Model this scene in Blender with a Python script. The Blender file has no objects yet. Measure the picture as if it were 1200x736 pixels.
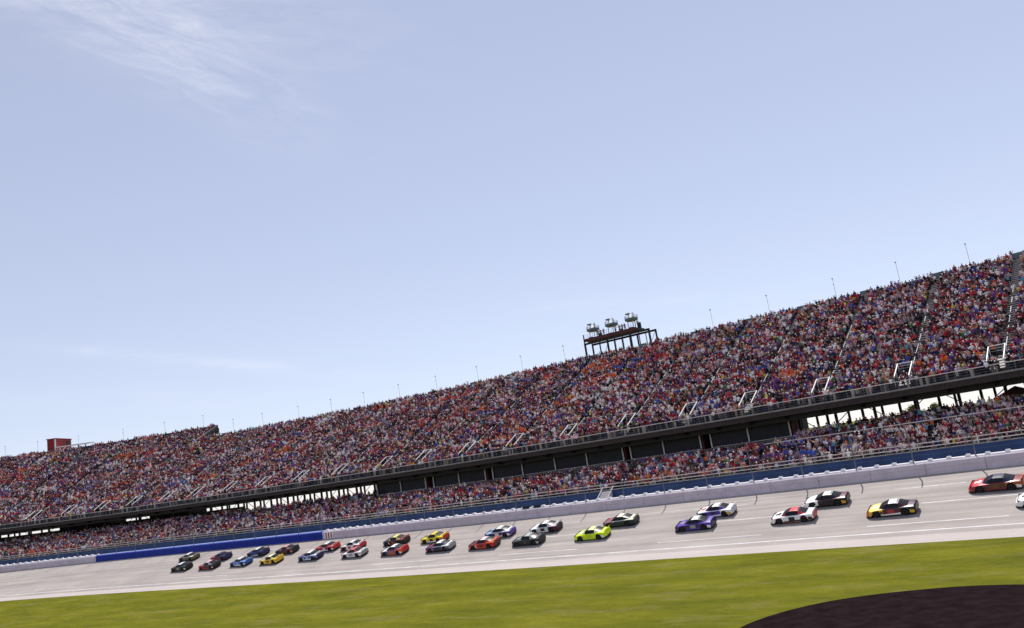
import bpy, bmesh, math, random
import numpy as np
from mathutils import Matrix, Vector
random.seed(7); rng = np.random.default_rng(7)
SC = bpy.context.scene; COL = SC.collection
rad = math.radians

# ------------------------------------------------------------------ camera, sky, sun, exposure
F, HC, PITCH, ROLL = 954.73, 12.0245, 0.18855695, 0.14867501
cam = bpy.data.cameras.new('camera'); cam.sensor_width = 36.0; cam.sensor_fit = 'HORIZONTAL'
cam.lens = 36.0*F/1200.0; cam.clip_start = 1.0; cam.clip_end = 20000.0
camo = bpy.data.objects.new('camera', cam); COL.objects.link(camo); SC.camera = camo
cp, sp, cr, sr = math.cos(PITCH), math.sin(PITCH), math.cos(ROLL), math.sin(ROLL)
R_ = Vector((1, 0, 0)); U_ = Vector((0, -sp, cp)); D_ = Vector((0, cp, sp))
e1 = cr*R_ - sr*U_; e2 = sr*R_ + cr*U_
camo.matrix_world = Matrix((( e1.x, e2.x, -D_.x, 0), (e1.y, e2.y, -D_.y, 0), (e1.z, e2.z, -D_.z, HC), (0, 0, 0, 1)))
def view_dir(px, py):
    return (D_ + e1*((px-600)/F) + e2*((368-py)/F)).normalized()

SUN_EL, SUN_AZ = rad(64), rad(15)
SC.view_settings.view_transform = 'Standard'; SC.view_settings.look = 'None'
SC.view_settings.exposure = 0.10; SC.view_settings.gamma = 1.0
sun = bpy.data.lights.new('sun', 'SUN'); sun.energy = 5.0; sun.angle = rad(0.53); sun.color = (1.0, 0.955, 0.89)
suno = bpy.data.objects.new('sun', sun); COL.objects.link(suno)
suno.rotation_euler = Vector((-math.sin(SUN_AZ)*math.cos(SUN_EL), -math.cos(SUN_AZ)*math.cos(SUN_EL), -math.sin(SUN_EL))).to_track_quat('-Z', 'Y').to_euler()

world = bpy.data.worlds.new('World'); SC.world = world; world.use_nodes = True
def build_world():
    nt = world.node_tree; nt.nodes.clear()
    out = nt.nodes.new('ShaderNodeOutputWorld'); bg = nt.nodes.new('ShaderNodeBackground')
    bg.inputs['Strength'].default_value = 0.135
    sky = nt.nodes.new('ShaderNodeTexSky'); sky.sky_type = 'NISHITA'; sky.sun_disc = False
    sky.sun_elevation = SUN_EL; sky.sun_rotation = SUN_AZ
    sky.air_density = 1.0; sky.dust_density = 0.05; sky.ozone_density = 2.0; sky.altitude = 200
    tc = nt.nodes.new('ShaderNodeTexCoord')
    def math_(op, a, b=None):
        n = nt.nodes.new('ShaderNodeMath'); n.operation = op
        for i, v in enumerate((a, b)):
            if v is None: continue
            if isinstance(v, (int, float)): n.inputs[i].default_value = v
            else: nt.links.new(v, n.inputs[i])
        return n.outputs[0]
    def dot(vec):
        n = nt.nodes.new('ShaderNodeVectorMath'); n.operation = 'DOT_PRODUCT'
        nt.links.new(tc.outputs['Generated'], n.inputs[0]); n.inputs[1].default_value = vec
        return n.outputs['Value']
    total = None
    # thin cirrus streaks: (centre direction, direction along the streak, half length, half width, strength, seed)
    wisps = [(view_dir(185, 45), view_dir(330, 128), .15, .045, .52, 1.0), (view_dir(90, -30), view_dir(300, 20), .24, .055, .45, 4.0),
             (view_dir(250, 425), view_dir(420, 440), .17, .008, .42, 9.0), (view_dir(150, 468), view_dir(420, 470), .18, .012, .2, 12.0), (view_dir(720, 355), view_dir(900, 345), .16, .008, .18, 15.0)]
    r2 = random.Random(5)
    for k in range(7):                                         # the same thin cirrus elsewhere in the sky
        az = rad(40+k*45+r2.uniform(-12, 12)); el = rad(r2.uniform(12, 50))
        c = Vector((math.sin(az)*math.cos(el), math.cos(az)*math.cos(el), math.sin(el)))
        a = (c + .1*Vector((math.cos(az), -math.sin(az), r2.uniform(-.5, .1)))).normalized()
        wisps.append((c, a, .2, .05, .5, 20.0+k*3))
    for c, a, su, sv, st, seed in wisps:
        A = (a - c*a.dot(c)).normalized(); B = c.cross(A)
        u, v, w = dot(A), dot(B), dot(c)
        g = math_('ADD', math_('POWER', math_('DIVIDE', math_('ABSOLUTE', u), su), 2.0), math_('POWER', math_('DIVIDE', math_('ABSOLUTE', v), sv), 2.0))
        m = math_('POWER', 2.718, math_('MULTIPLY', g, -1.0))
        cmb = nt.nodes.new('ShaderNodeCombineXYZ')
        nt.links.new(math_('MULTIPLY', u, 11.0), cmb.inputs[0]); nt.links.new(math_('MULTIPLY', math_('ADD', v, math_('MULTIPLY', u, .18)), 48.0), cmb.inputs[1]); cmb.inputs[2].default_value = seed
        nz = nt.nodes.new('ShaderNodeTexNoise'); nz.inputs['Scale'].default_value = 1.0; nz.inputs['Detail'].default_value = 7.0; nz.inputs['Roughness'].default_value = .68; nz.inputs['Distortion'].default_value = .5
        nt.links.new(cmb.outputs[0], nz.inputs['Vector'])
        mr = nt.nodes.new('ShaderNodeMapRange'); mr.inputs[1].default_value = .38; mr.inputs[2].default_value = .80
        nt.links.new(nz.outputs['Fac'], mr.inputs[0])
        val = math_('MULTIPLY', math_('MULTIPLY', mr.outputs[0], m), math_('MULTIPLY', math_('GREATER_THAN', w, .3), st))
        total = val if total is None else math_('ADD', total, val)
    mx = nt.nodes.new('ShaderNodeMix'); mx.data_type = 'RGBA'
    cl = math_('MINIMUM', total, 0.85); nt.links.new(cl, mx.inputs[0])
    tint = nt.nodes.new('ShaderNodeMix'); tint.data_type = 'RGBA'; tint.blend_type = 'MULTIPLY'; tint.inputs[0].default_value = 1.0
    tint.inputs[7].default_value = (.975, .945, .995, 1)
    hs = nt.nodes.new('ShaderNodeHueSaturation'); hs.inputs['Saturation'].default_value = .62
    nt.links.new(sky.outputs[0], hs.inputs['Color']); nt.links.new(hs.outputs[0], tint.inputs[6]); hz = nt.nodes.new('ShaderNodeMix'); hz.data_type = 'RGBA'; hz.inputs[0].default_value = .38; hz.inputs[7].default_value = (3.75, 4.12, 5.45, 1)
    nt.links.new(tint.outputs[2], hz.inputs[6]); nt.links.new(hz.outputs[2], mx.inputs[6])
    mx.inputs[7].default_value = (6.9, 7.0, 7.4, 1)
    nt.links.new(mx.outputs[2], bg.inputs['Color']); nt.links.new(bg.outputs[0], out.inputs[0])
build_world()

# ------------------------------------------------------------------ the curve of the tri-oval (s = metres along the wall, o = metres outward, h = height)
AL, DIST = 0.6144611199671993, 125.94070406112252
K0, K1, K2 = 0.0005313001076072383, 1.0449385933254714e-05, 3.461163646088434e-07
S_ = np.arange(-230., 110.01, .5)
def heading(s):
    sc = np.clip(s, -175, 64); e = K0+K1*64+K2*4096
    return AL+K0*sc+K1*sc**2/2+K2*sc**3/3+np.where(s > 64, (s-64)*e, 0)
TH_ = heading(S_); i0 = int(np.argmin(abs(S_)))
X_ = np.concatenate([[0], np.cumsum((np.cos(TH_[1:])+np.cos(TH_[:-1]))*.25)]); Y_ = np.concatenate([[0], np.cumsum(-(np.sin(TH_[1:])+np.sin(TH_[:-1]))*.25)])
X_ -= X_[i0]; Y_ += DIST-Y_[i0]
def zoff(s):
    sc = np.clip(s, -185, 80)/100.; return -0.05271485*sc+0.67788179*sc**2
def theta(s): return np.interp(s, S_, TH_)
def pos(s, o, h):
    s = np.asarray(s, float); t = theta(s)
    return np.stack(np.broadcast_arrays(np.interp(s, S_, X_)+o*np.sin(t), np.interp(s, S_, Y_)+o*np.cos(t), h+zoff(s)), -1)
def frame(s):
    t = float(theta(s)); return np.array([math.cos(t), -math.sin(t), 0]), np.array([math.sin(t), math.cos(t), 0])
def bank(o): return np.interp(o, [-17.85, -15.2, 0, 3], [0, .32, 4.75, 4.75])
def project(P):
    P = np.asarray(P); x, y, z = P[..., 0], P[..., 1], P[..., 2]-HC
    d = y*cp+z*sp; u = -y*sp+z*cp
    return 600+F*(x*cr-u*sr)/d, 368-F*(x*sr+u*cr)/d, d

# ------------------------------------------------------------------ materials
def new_mat(name):
    m = bpy.data.materials.new(name); m.use_nodes = True
    return m, m.node_tree, m.node_tree.nodes['Principled BSDF']
def mat(name, c, rough=.7, var=.25, scale=3.0, metal=0.0, spec=.3, coat=0.0, stretch=None, bump=0.0):
    m, nt, b = new_mat(name)
    tc = nt.nodes.new('ShaderNodeTexCoord'); nz = nt.nodes.new('ShaderNodeTexNoise'); nz.inputs['Scale'].default_value = scale; nz.inputs['Detail'].default_value = 5
    src = tc.outputs['Object']
    if stretch:
        mp = nt.nodes.new('ShaderNodeMapping'); mp.inputs['Scale'].default_value = stretch; nt.links.new(src, mp.inputs[0]); src = mp.outputs[0]
    nt.links.new(src, nz.inputs['Vector'])
    cr_ = nt.nodes.new('ShaderNodeValToRGB'); e = cr_.color_ramp.elements
    e[0].position = .3; e[1].position = .72
    e[0].color = tuple(max(0, x*(1-var)) for x in c)+(1,); e[1].color = tuple(min(1, x*(1+var*.7)) for x in c)+(1,)
    nt.links.new(nz.outputs['Fac'], cr_.inputs[0]); nt.links.new(cr_.outputs[0], b.inputs['Base Color'])
    b.inputs['Roughness'].default_value = rough; b.inputs['Metallic'].default_value = metal; b.inputs['Specular IOR Level'].default_value = spec
    if coat: b.inputs['Coat Weight'].default_value = coat; b.inputs['Coat Roughness'].default_value = .08
    if bump:
        bp = nt.nodes.new('ShaderNodeBump'); bp.inputs['Strength'].default_value = bump; nt.links.new(nz.outputs['Fac'], bp.inputs['Height']); nt.links.new(bp.outputs[0], b.inputs['Normal'])
    return m
def road_mat(name, c, streak=.17, groove=True):
    """weathered asphalt in (s, o) coordinates: streaks along the lanes, seams, fine grain"""
    m, nt, b = new_mat(name); L = nt.links
    uv = nt.nodes.new('ShaderNodeUVMap'); uv.uv_map = 'UVMap'
    def noise(scl, detail=4, rough=.6):
        mp = nt.nodes.new('ShaderNodeMapping'); mp.inputs['Scale'].default_value = scl; L.new(uv.outputs[0], mp.inputs[0])
        n = nt.nodes.new('ShaderNodeTexNoise'); n.inputs['Scale'].default_value = 1; n.inputs['Detail'].default_value = detail; n.inputs['Roughness'].default_value = rough
        L.new(mp.outputs[0], n.inputs['Vector']); return n.outputs['Fac']
    def mr(src, a, b_, c_, d):
        n = nt.nodes.new('ShaderNodeMapRange'); n.inputs[1].default_value = a; n.inputs[2].default_value = b_; n.inputs[3].default_value = c_; n.inputs[4].default_value = d
        L.new(src, n.inputs[0]); return n.outputs[0]
    def mul(a, b_):
        n = nt.nodes.new('ShaderNodeMath'); n.operation = 'MULTIPLY'; L.new(a, n.inputs[0]); L.new(b_, n.inputs[1]); return n.outputs[0]
    f = mr(noise((.02, 1.3, 1), 5), .3, .7, 1-streak, 1+streak)
    f = mul(f, mr(noise((.12, .25, 1), 4), .3, .7, 1-streak*.7, 1+streak*.7))
    f = mul(f, mr(noise((.04, 6, 1), 2), .35, .65, 1-streak*.5, 1+streak*.5))
    f = mul(f, mr(noise((9, 9, 1), 2), .3, .7, .9, 1.1))
    sep = nt.nodes.new('ShaderNodeSeparateXYZ'); L.new(uv.outputs[0], sep.inputs[0])
    if groove:
        for c0, w, d in ((-5.4, 1.5, .93), (-9.0, 1.7, .94)):
            g = nt.nodes.new('ShaderNodeMath'); g.operation = 'SUBTRACT'; L.new(sep.outputs[1], g.inputs[0]); g.inputs[1].default_value = c0
            g2 = nt.nodes.new('ShaderNodeMath'); g2.operation = 'ABSOLUTE'; L.new(g.outputs[0], g2.inputs[0]); f = mul(f, mr(g2.outputs[0], 0, w, d, 1.0))
    f = mul(f, mr(noise((.008, 3.2, 1), 1), .72, .74, 1.0, .82))      # long sealed seams
    mx = nt.nodes.new('ShaderNodeMix'); mx.data_type = 'RGBA'; mx.blend_type = 'MULTIPLY'; mx.inputs[0].default_value = 1
    mx.inputs[6].default_value = tuple(c)+(1,); L.new(f, mx.inputs[7]); L.new(mx.outputs[2], b.inputs['Base Color'])
    b.inputs['Roughness'].default_value = .85; b.inputs['Specular IOR Level'].default_value = .2
    return m
def grass_mat():
    m, nt, b = new_mat('mown_grass'); L = nt.links
    g = nt.nodes.new('ShaderNodeNewGeometry')
    def noise(scl, rot=0, detail=5, rough=.65):
        mp = nt.nodes.new('ShaderNodeMapping'); mp.vector_type = 'TEXTURE'
        mp.inputs['Rotation'].default_value = (0, 0, rot); mp.inputs['Scale'].default_value = tuple(1/x for x in scl); L.new(g.outputs['Position'], mp.inputs[0])
        n = nt.nodes.new('ShaderNodeTexNoise'); n.inputs['Scale'].default_value = 1; n.inputs['Detail'].default_value = detail; n.inputs['Roughness'].default_value = rough
        L.new(mp.outputs[0], n.inputs['Vector']); return n.outputs['Fac']
    rot = -AL
    cr_ = nt.nodes.new('ShaderNodeValToRGB'); e = cr_.color_ramp.elements
    e[0].position = .34; e[0].color = (.072, .082, .014, 1); e[1].position = .68; e[1].color = (.188, .182, .024, 1)
    e2_ = e.new(.5); e2_.color = (.121, .123, .014, 1)
    mixn = nt.nodes.new('ShaderNodeMath'); mixn.operation = 'MULTIPLY_ADD'
    L.new(noise((.09, .24, .3), rot), mixn.inputs[0]); mixn.inputs[1].default_value = .55
    m2 = nt.nodes.new('ShaderNodeMath'); m2.operation = 'MULTIPLY'; L.new(noise((.55, 1.3, 1), rot, 6, .85), m2.inputs[0]); m2.inputs[1].default_value = .45
    L.new(m2.outputs[0], mixn.inputs[2]); L.new(mixn.outputs[0], cr_.inputs[0])
    mx = nt.nodes.new('ShaderNodeMix'); mx.data_type = 'RGBA'; mx.inputs[7].default_value = (.19, .165, .070, 1)
    mr = nt.nodes.new('ShaderNodeMapRange'); mr.inputs[1].default_value = .52; mr.inputs[2].default_value = .72; mr.inputs[4].default_value = .62
    L.new(noise((.11, .30, .3), rot, 5, .75), mr.inputs[0]); L.new(mr.outputs[0], mx.inputs[0]); L.new(cr_.outputs[0], mx.inputs[6])
    L.new(mx.outputs[2], b.inputs['Base Color']); b.inputs['Roughness'].default_value = 1; b.inputs['Specular IOR Level'].default_value = 0
    bp = nt.nodes.new('ShaderNodeBump'); bp.inputs['Strength'].default_value = .6; bp.inputs['Distance'].default_value = .3
    L.new(noise((3, 8, 3), rot, 3), bp.inputs['Height']); L.new(bp.outputs[0], b.inputs['Normal'])
    return m
def attr_mat(name, attr, typ='GEOMETRY', rough=.8, spec=.15):
    m, nt, b = new_mat(name); a = nt.nodes.new('ShaderNodeAttribute'); a.attribute_type = typ; a.attribute_name = attr
    nt.links.new(a.outputs['Color'], b.inputs['Base Color']); b.inputs['Roughness'].default_value = rough; b.inputs['Specular IOR Level'].default_value = spec
    return m
M = dict(
    grass=grass_mat(), track=road_mat('weathered_asphalt', (.318, .283, .263)), apron=road_mat('pale_apron_asphalt', (.405, .355, .338), .07, False),
    dark_asphalt=mat('fresh_dark_asphalt', (.0155, .0100, .0115), 1, .35, 1.0, spec=.0), line=mat('white_road_paint', (.56, .53, .52), .7, .25, .6),
    barrier=mat('barrier_white_paint', (.58, .50, .57), .6, .12, .8), bracket=mat('bracket_white_paint', (.86, .85, .85), .4, .04),
    blue=mat('barrier_blue_paint', (.009, .028, .29), .5, .2, .6, spec=.15), blue_light=mat('pale_blue_paint', (.30, .36, .66), .5, .1),
    wall_concrete=mat('wall_concrete', (.66, .63, .65), .8, .15, 1.0), navy=mat('navy_wall_paint', (.026, .060, .165), .6, .3, .5),
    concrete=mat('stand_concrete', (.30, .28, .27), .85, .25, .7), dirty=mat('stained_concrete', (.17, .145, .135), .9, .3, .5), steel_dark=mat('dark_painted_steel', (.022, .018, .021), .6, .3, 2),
    steel=mat('galvanised_steel', (.42, .42, .43), .45, .15, 2, .6), white=mat('white_railing_paint', (.80, .78, .76), .45, .06), rail=mat('cream_railing_paint', (.74, .68, .62), .5, .12),
    seating=mat('dark_seating_concrete', (.085, .07, .075), .9, .35, .6), bench=mat('dark_aluminium_bench', (.16, .15, .165), .5, .15, 3, .4), maroon=mat('maroon_panel', (.10, .028, .030), .7, .25), red=mat('red_booth_paint', (.27, .012, .018), .5, .12), teal=mat('teal_wind_screen', (.12, .19, .20), .6, .2),  # seat steps and benches set dark so gaps between spectators read near black
    post=mat('weathered_post_steel', (.15, .155, .18), .7, .3), edge=mat('dark_brown_edge', (.046, .033, .033), .8, .3),
    pale=mat('pale_grey_pole_paint', (.60, .60, .63), .5, .1),
    bark=mat('bark', (.07, .05, .035), .9, .3), canvas=mat('white_canvas', (.75, .73, .73), .8, .05), step=mat('aisle_step_concrete', (.60, .56, .54), .8, .12), orange=mat('orange_paint', (.65, .12, .01), .5, .1),
    tyre=mat('tyre_rubber', (.012, .012, .013), .8, .2), rim=mat('wheel_rim_paint', (.06, .06, .065), .4, .2, 6, .5), black=mat('black_plastic', (.010, .010, .011), .5, .2), glass=None, window=None)
def glass(name, c, rough=.06):
    m = mat(name, c, rough, .15, 1.5, spec=.6); return m
M['glass'] = mat('tinted_car_glass', (.012, .011, .015), .2, .2, 2, spec=.2); M['window'] = mat('dark_suite_glass', (.026, .024, .038), .3, .25, 1.5, spec=.15)
_p = {}
def paint(c):
    if c not in _p:
        _p[c] = mat('car_paint', c, .38, .10, 2.5, spec=.3, coat=.22)
    return _p[c]

# ------------------------------------------------------------------ helpers
def tag(o, label=None, cat=None, group=None, kind=None):
    for k, v in (('label', label), ('category', cat), ('group', group), ('kind', kind)):
        if v: o[k] = v
    return o
def link(o, parent=None):
    COL.objects.link(o)
    if parent is not None: o.parent = parent
    return o
def thing(name, loc, label, cat, group=None, mtx=None):
    o = bpy.data.objects.new(name, None); o.empty_display_size = .3; COL.objects.link(o)
    if mtx is not None: o.matrix_world = mtx
    else: o.location = loc
    return tag(o, label, cat, group)
def make_mesh(name, V, Fc, m, smooth=False):
    me = bpy.data.meshes.new(name); me.from_pydata([tuple(map(float, v)) for v in V], [], [tuple(map(int, f)) for f in Fc]); me.validate()
    for mm in (m if isinstance(m, (list, tuple)) else [m]): me.materials.append(mm)
    if smooth: me.polygons.foreach_set('use_smooth', [True]*len(me.polygons))
    return me
def mesh(name, V, Fc, m, parent=None, smooth=False):
    """one mesh object; V in world metres (the parent, if any, is unrotated)"""
    V = np.asarray(V, float)
    if parent is not None: V = V-np.array(parent.location)
    return link(bpy.data.objects.new(name, make_mesh(name, V, Fc, m, smooth)), parent)
class MB:
    def __init__(s): s.V = []; s.F = []; s.n = 0
    def add(s, V, Fc):
        V = np.asarray(V, float); s.V.append(V); s.F += [tuple(i+s.n for i in f) for f in Fc]; s.n += len(V); return s
    def build(s, name, m, parent=None, smooth=False): return mesh(name, np.concatenate(s.V), s.F, m, parent, smooth)
BOXF = [(0, 3, 2, 1), (4, 5, 6, 7), (0, 1, 5, 4), (1, 2, 6, 5), (2, 3, 7, 6), (3, 0, 4, 7)]
def sbox(s, o, h, ls, lo, lh):
    """box with its middle at (s, o), its foot at h, along the local curve"""
    P = pos(s, o, h); T, N = frame(s)
    q = [P+T*a*ls/2+N*b*lo/2 for a, b in ((-1, -1), (1, -1), (1, 1), (-1, 1))]
    return np.array(q+[v+np.array([0, 0, lh]) for v in q]), BOXF
def bar(A, B, r, n=5):
    A = np.asarray(A, float); B = np.asarray(B, float); d = B-A; d /= np.linalg.norm(d)
    u = np.cross(d, [0, 0, 1.]) if abs(d[2]) < .9 else np.cross(d, [1., 0, 0]); u /= np.linalg.norm(u); v = np.cross(d, u)
    V = [P+r*(math.cos(2*math.pi*k/n)*u+math.sin(2*math.pi*k/n)*v) for P in (A, B) for k in range(n)]
    return np.array(V), [(k, (k+1) % n, n+(k+1) % n, n+k) for k in range(n)]+[tuple(range(n))[::-1], tuple(range(n, 2*n))]
def sweep(prof, s0, s1, ds=2.0, closed=True):
    """a cross-section of (o, h) corners swept along the curve"""
    n = max(2, int(round((s1-s0)/ds))+1); ss = np.linspace(s0, s1, n); k = len(prof)
    V = np.concatenate([pos(ss, o, h)[:, None] for o, h in prof], 1).reshape(-1, 3)
    Fc = []
    for i in range(n-1):
        for j in range(k if closed else k-1):
            j2 = (j+1) % k; Fc.append((i*k+j, i*k+j2, (i+1)*k+j2, (i+1)*k+j))
    if closed: Fc += [tuple(range(k))[::-1], tuple((n-1)*k+j for j in range(k))]
    return V, Fc
SET_BACK, RISE = 5.0, 1.026       # the upper deck stands this much further back, and scaled up about eye level
def uo(o): return o+SET_BACK
def uh(h): return HC+(h-HC)*RISE
def upos(s, o, h): return pos(s, uo(o), uh(h))
def usweep(prof, s0, s1, ds=2.0): return sweep([(uo(o), uh(h)) for o, h in prof], s0, s1, ds)
def usbox(s, o, h, ls, lo, lh): return sbox(s, uo(o), uh(h), ls, lo, lh*RISE)
def rect(o0, o1, h0, h1): return [(o0, h0), (o0, h1), (o1, h1), (o1, h0)]
def uv_sheet(name, os_, hs, s0, s1, m, ds=2.0, lift=0.0):
    n = int(round((s1-s0)/ds))+1; ss = np.linspace(s0, s1, n); k = len(os_)
    V = np.stack([pos(ss, o, h) for o, h in zip(os_, hs)], 1).reshape(-1, 3); V[:, 2] += lift
    UV = np.stack(np.broadcast_arrays(ss[:, None], np.array(os_)[None]), -1).reshape(-1, 2)
    Fc = [(i*k+j, (i+1)*k+j, (i+1)*k+j+1, i*k+j+1) for i in range(n-1) for j in range(k-1)]
    o = mesh(name, V, Fc, m); lay = o.data.uv_layers.new(name='UVMap')
    li = np.zeros(len(o.data.loops), int); o.data.loops.foreach_get('vertex_index', li); lay.data.foreach_set('uv', UV[li].ravel())
    return tag(o, kind='structure')

# ------------------------------------------------------------------ ground, track, markings
SA, SB = -205., 76.       # the modelled stretch
def ring_ground():
    V = [(0, 0, -.06)]; Fc = []; n = 48
    for r in (150, 400, 1200, 9000):
        V += [(r*math.cos(2*math.pi*k/n), r*math.sin(2*math.pi*k/n), -.06) for k in range(n)]
    Fc += [(0, 1+k, 1+(k+1) % n) for k in range(n)]
    for q in range(3): Fc += [(1+q*n+k, 1+(q+1)*n+k, 1+(q+1)*n+(k+1) % n, 1+q*n+(k+1) % n) for k in range(n)]
    return V, Fc
tag(mesh('ground', *ring_ground(), M['grass']), kind='structure')
def infield():
    ss = np.arange(-228, 108.1, 2.); os_ = [-17.85, -18.6, -20, -24, -29, -34, -60, -60.2]
    V = []
    for s in ss:
        for o in os_:
            P = pos(s, o, 0); f = np.clip((o+34)/16.15, 0, 1); f = f*f*(3-2*f); P[2] = P[2]*f if o > -60.1 else -.2; V.append(P)
    k = len(os_); Fc = [(i*k+j, i*k+j+1, (i+1)*k+j+1, (i+1)*k+j) for i in range(len(ss)-1) for j in range(k-1)]
    tag(mesh('infield_grass', V, Fc, M['grass']), kind='structure')
infield()
uv_sheet('racetrack', np.linspace(-15.25, .2, 9), [bank(o) for o in np.linspace(-15.25, .2, 9)], -228, 108, M['track'])
uv_sheet('track_apron', [-18.0, -16.5, -15.15], [-.02, .163, .332], -228, 108, M['apron'], lift=.004)
def stripe(name, o, w, s0, s1, m=None):
    uv_sheet(name, [o-w/2, o+w/2], [bank(o-w/2), bank(o+w/2)], s0, s1, m or M['line'], ds=1.5, lift=.012)
stripe('track_edge_line', -14.2, .22, -226, 106)
def dash(o, s0, s1, w=.16): stripe('lane_dash', o, w, s0, s1)
for o, first, run, gap in ((-12.4, 25.2, 13.2, 11.6), (-7.75, 54.5, 9.0, 15.5), (-3.4, 51.0, 7.2, 17.4)):
    s = first
    while s < 100: dash(o, s, s+run); s += run+gap
    s = first-run-gap
    while s > (-40 if o > -10 else -200): dash(o, s, s+run); s -= (run+gap)*(1 if s > -10 else 2)
# dark paved curve in the infield
dk = [(9.2, 50), (10, 53.5), (11.5, 56.1), (14.1, 58.3), (17.5, 59.8), (20.6, 60.2), (24, 59.7), (27.6, 58.5), (30.4, 56.3), (34, 52), (41, 43), (50, 32), (44, 22), (28, 18), (14, 24), (9, 38)]
def smooth_loop(pts, it=3):
    P = np.array(pts, float)
    for _ in range(it):
        Q = np.roll(P, -1, 0); P = np.stack([P*.75+Q*.25, P*.25+Q*.75], 1).reshape(-1, 2)
    return P
P2 = smooth_loop(dk); ctr = P2.mean(0)
V = [(ctr[0], ctr[1], .03)]+[(x, y, .03) for x, y in P2]+[(x, y, -.03) for x, y in (P2-ctr)*1.0015+ctr]; n = len(P2)
tag(mesh('access_road', V, [(0, 1+(k+1) % n, 1+k) for k in range(n)]+[(1+k, 1+(k+1) % n, 1+n+(k+1) % n, 1+n+k) for k in range(n)], M['dark_asphalt']), kind='structure')

# ------------------------------------------------------------------ barrier wall and catch fence
def barrier():
    t = thing('barrier_wall', pos(0, .4, 4.7), 'long white and blue outer safety wall along the top of the banked track', 'wall')
    BL, BR = -120.1, -49.2; step = 6.1
    for (a, b, col, top) in ((SA, BL, 'barrier', 'wall_concrete'), (BL, BR, 'blue', 'blue_light'), (BR, 84, 'barrier', 'wall_concrete')):
        n = int(round((b-a)/step)); d = (b-a)/n
        for i in range(n):
            s0, s1 = a+i*d+.02, a+(i+1)*d-.02
            o = mesh('barrier_panel', *sweep([(0, 4.70), (0.0, 5.0), (.05, 5.02), (.05, 5.42), (0, 5.44), (0.0, 5.92), (.06, 6.0), (.5, 6.0), (.5, 4.70)], s0, s1, 3.05), M[col], t)
            if col == 'blue': o['label'] = 'blue painted wall panel'
        mesh('rear_wall', *sweep([(.56, 4.7), (.56, 6.08), (.62, 6.18), (1.15, 6.23), (1.15, 4.7)], a+.01, b-.01, 3), M[top], t)
        mesh('wall_cap_rail', *sweep(rect(.502, .555, 5.9, 6.05), a+.01, b-.01, 3), M['blue_light' if col == 'blue' else 'wall_concrete'], t)
    me = None; s = SA+1.2
    while s < 82:
        if not (BL < s < BR):
            T, N = frame(s)
            if me is None:
                me = make_mesh('strap_bracket', [(x*.27, y*.22, z*.20) for x, y, z in ((-1, -1, 0), (1, -1, 0), (1, 1, 0), (-1, 1, 0), (-.7, -.8, 1), (.7, -.8, 1), (.7, .9, 1), (-.7, .9, 1))], BOXF, M['bracket'])
            o = link(bpy.data.objects.new('strap_bracket', me), t)
            P = pos(s, .86, 6.21)-np.array(t.location); o.matrix_local = Matrix(((T[0], N[0], 0, P[0]), (T[1], N[1], 0, P[1]), (0, 0, 1, P[2]), (0, 0, 0, 1)))
        s += 1.94
    mesh('crossover_gate_panel', *sweep([(-.03, 4.8), (-.03, 5.9), (.0, 5.9), (.0, 4.8)], -48.6, -46.4, 1), M['bracket'], t)
    for k in range(3): mesh('gate_marker_stripe', *sweep([(-.05, 4.85), (-.05, 5.85), (-.03, 5.85), (-.03, 4.85)], -48.3+k*.66, -47.98+k*.66, .2), M['red'], t)
    for s in (-3.2, -1.1): mesh('wall_opening_cover', *sbox(s, .60, 6.1, 1.3, .1, .40), M['black'], t)
barrier()
def fence():
    t = thing('catch_fence', pos(0, .6, 6.4), 'tall cable catch fence with hooked steel posts above the outer wall', 'fence')
    s = 7.7-6.4*33
    while s < 82:
        m = MB(); pts = [pos(s, .6, 4.7), pos(s, .6, 9.3), pos(s, .42, 9.9), pos(s, .0, 10.35), pos(s, -.5, 10.6)]
        for a, b in zip(pts, pts[1:]): m.add(*bar(a, b, .075, 6))
        m.build('fence_post', M['post'], t); s += 6.4
    for o, h in [(.5, 6.9+.6*k) for k in range(5)]+[(.3, 10.1), (-.3, 10.5)]:
        mesh('fence_cable', *sweep([(o-.008, h), (o, h+.014), (o+.008, h)], SA, 82, 4), M['post'], t)
fence()

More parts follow.
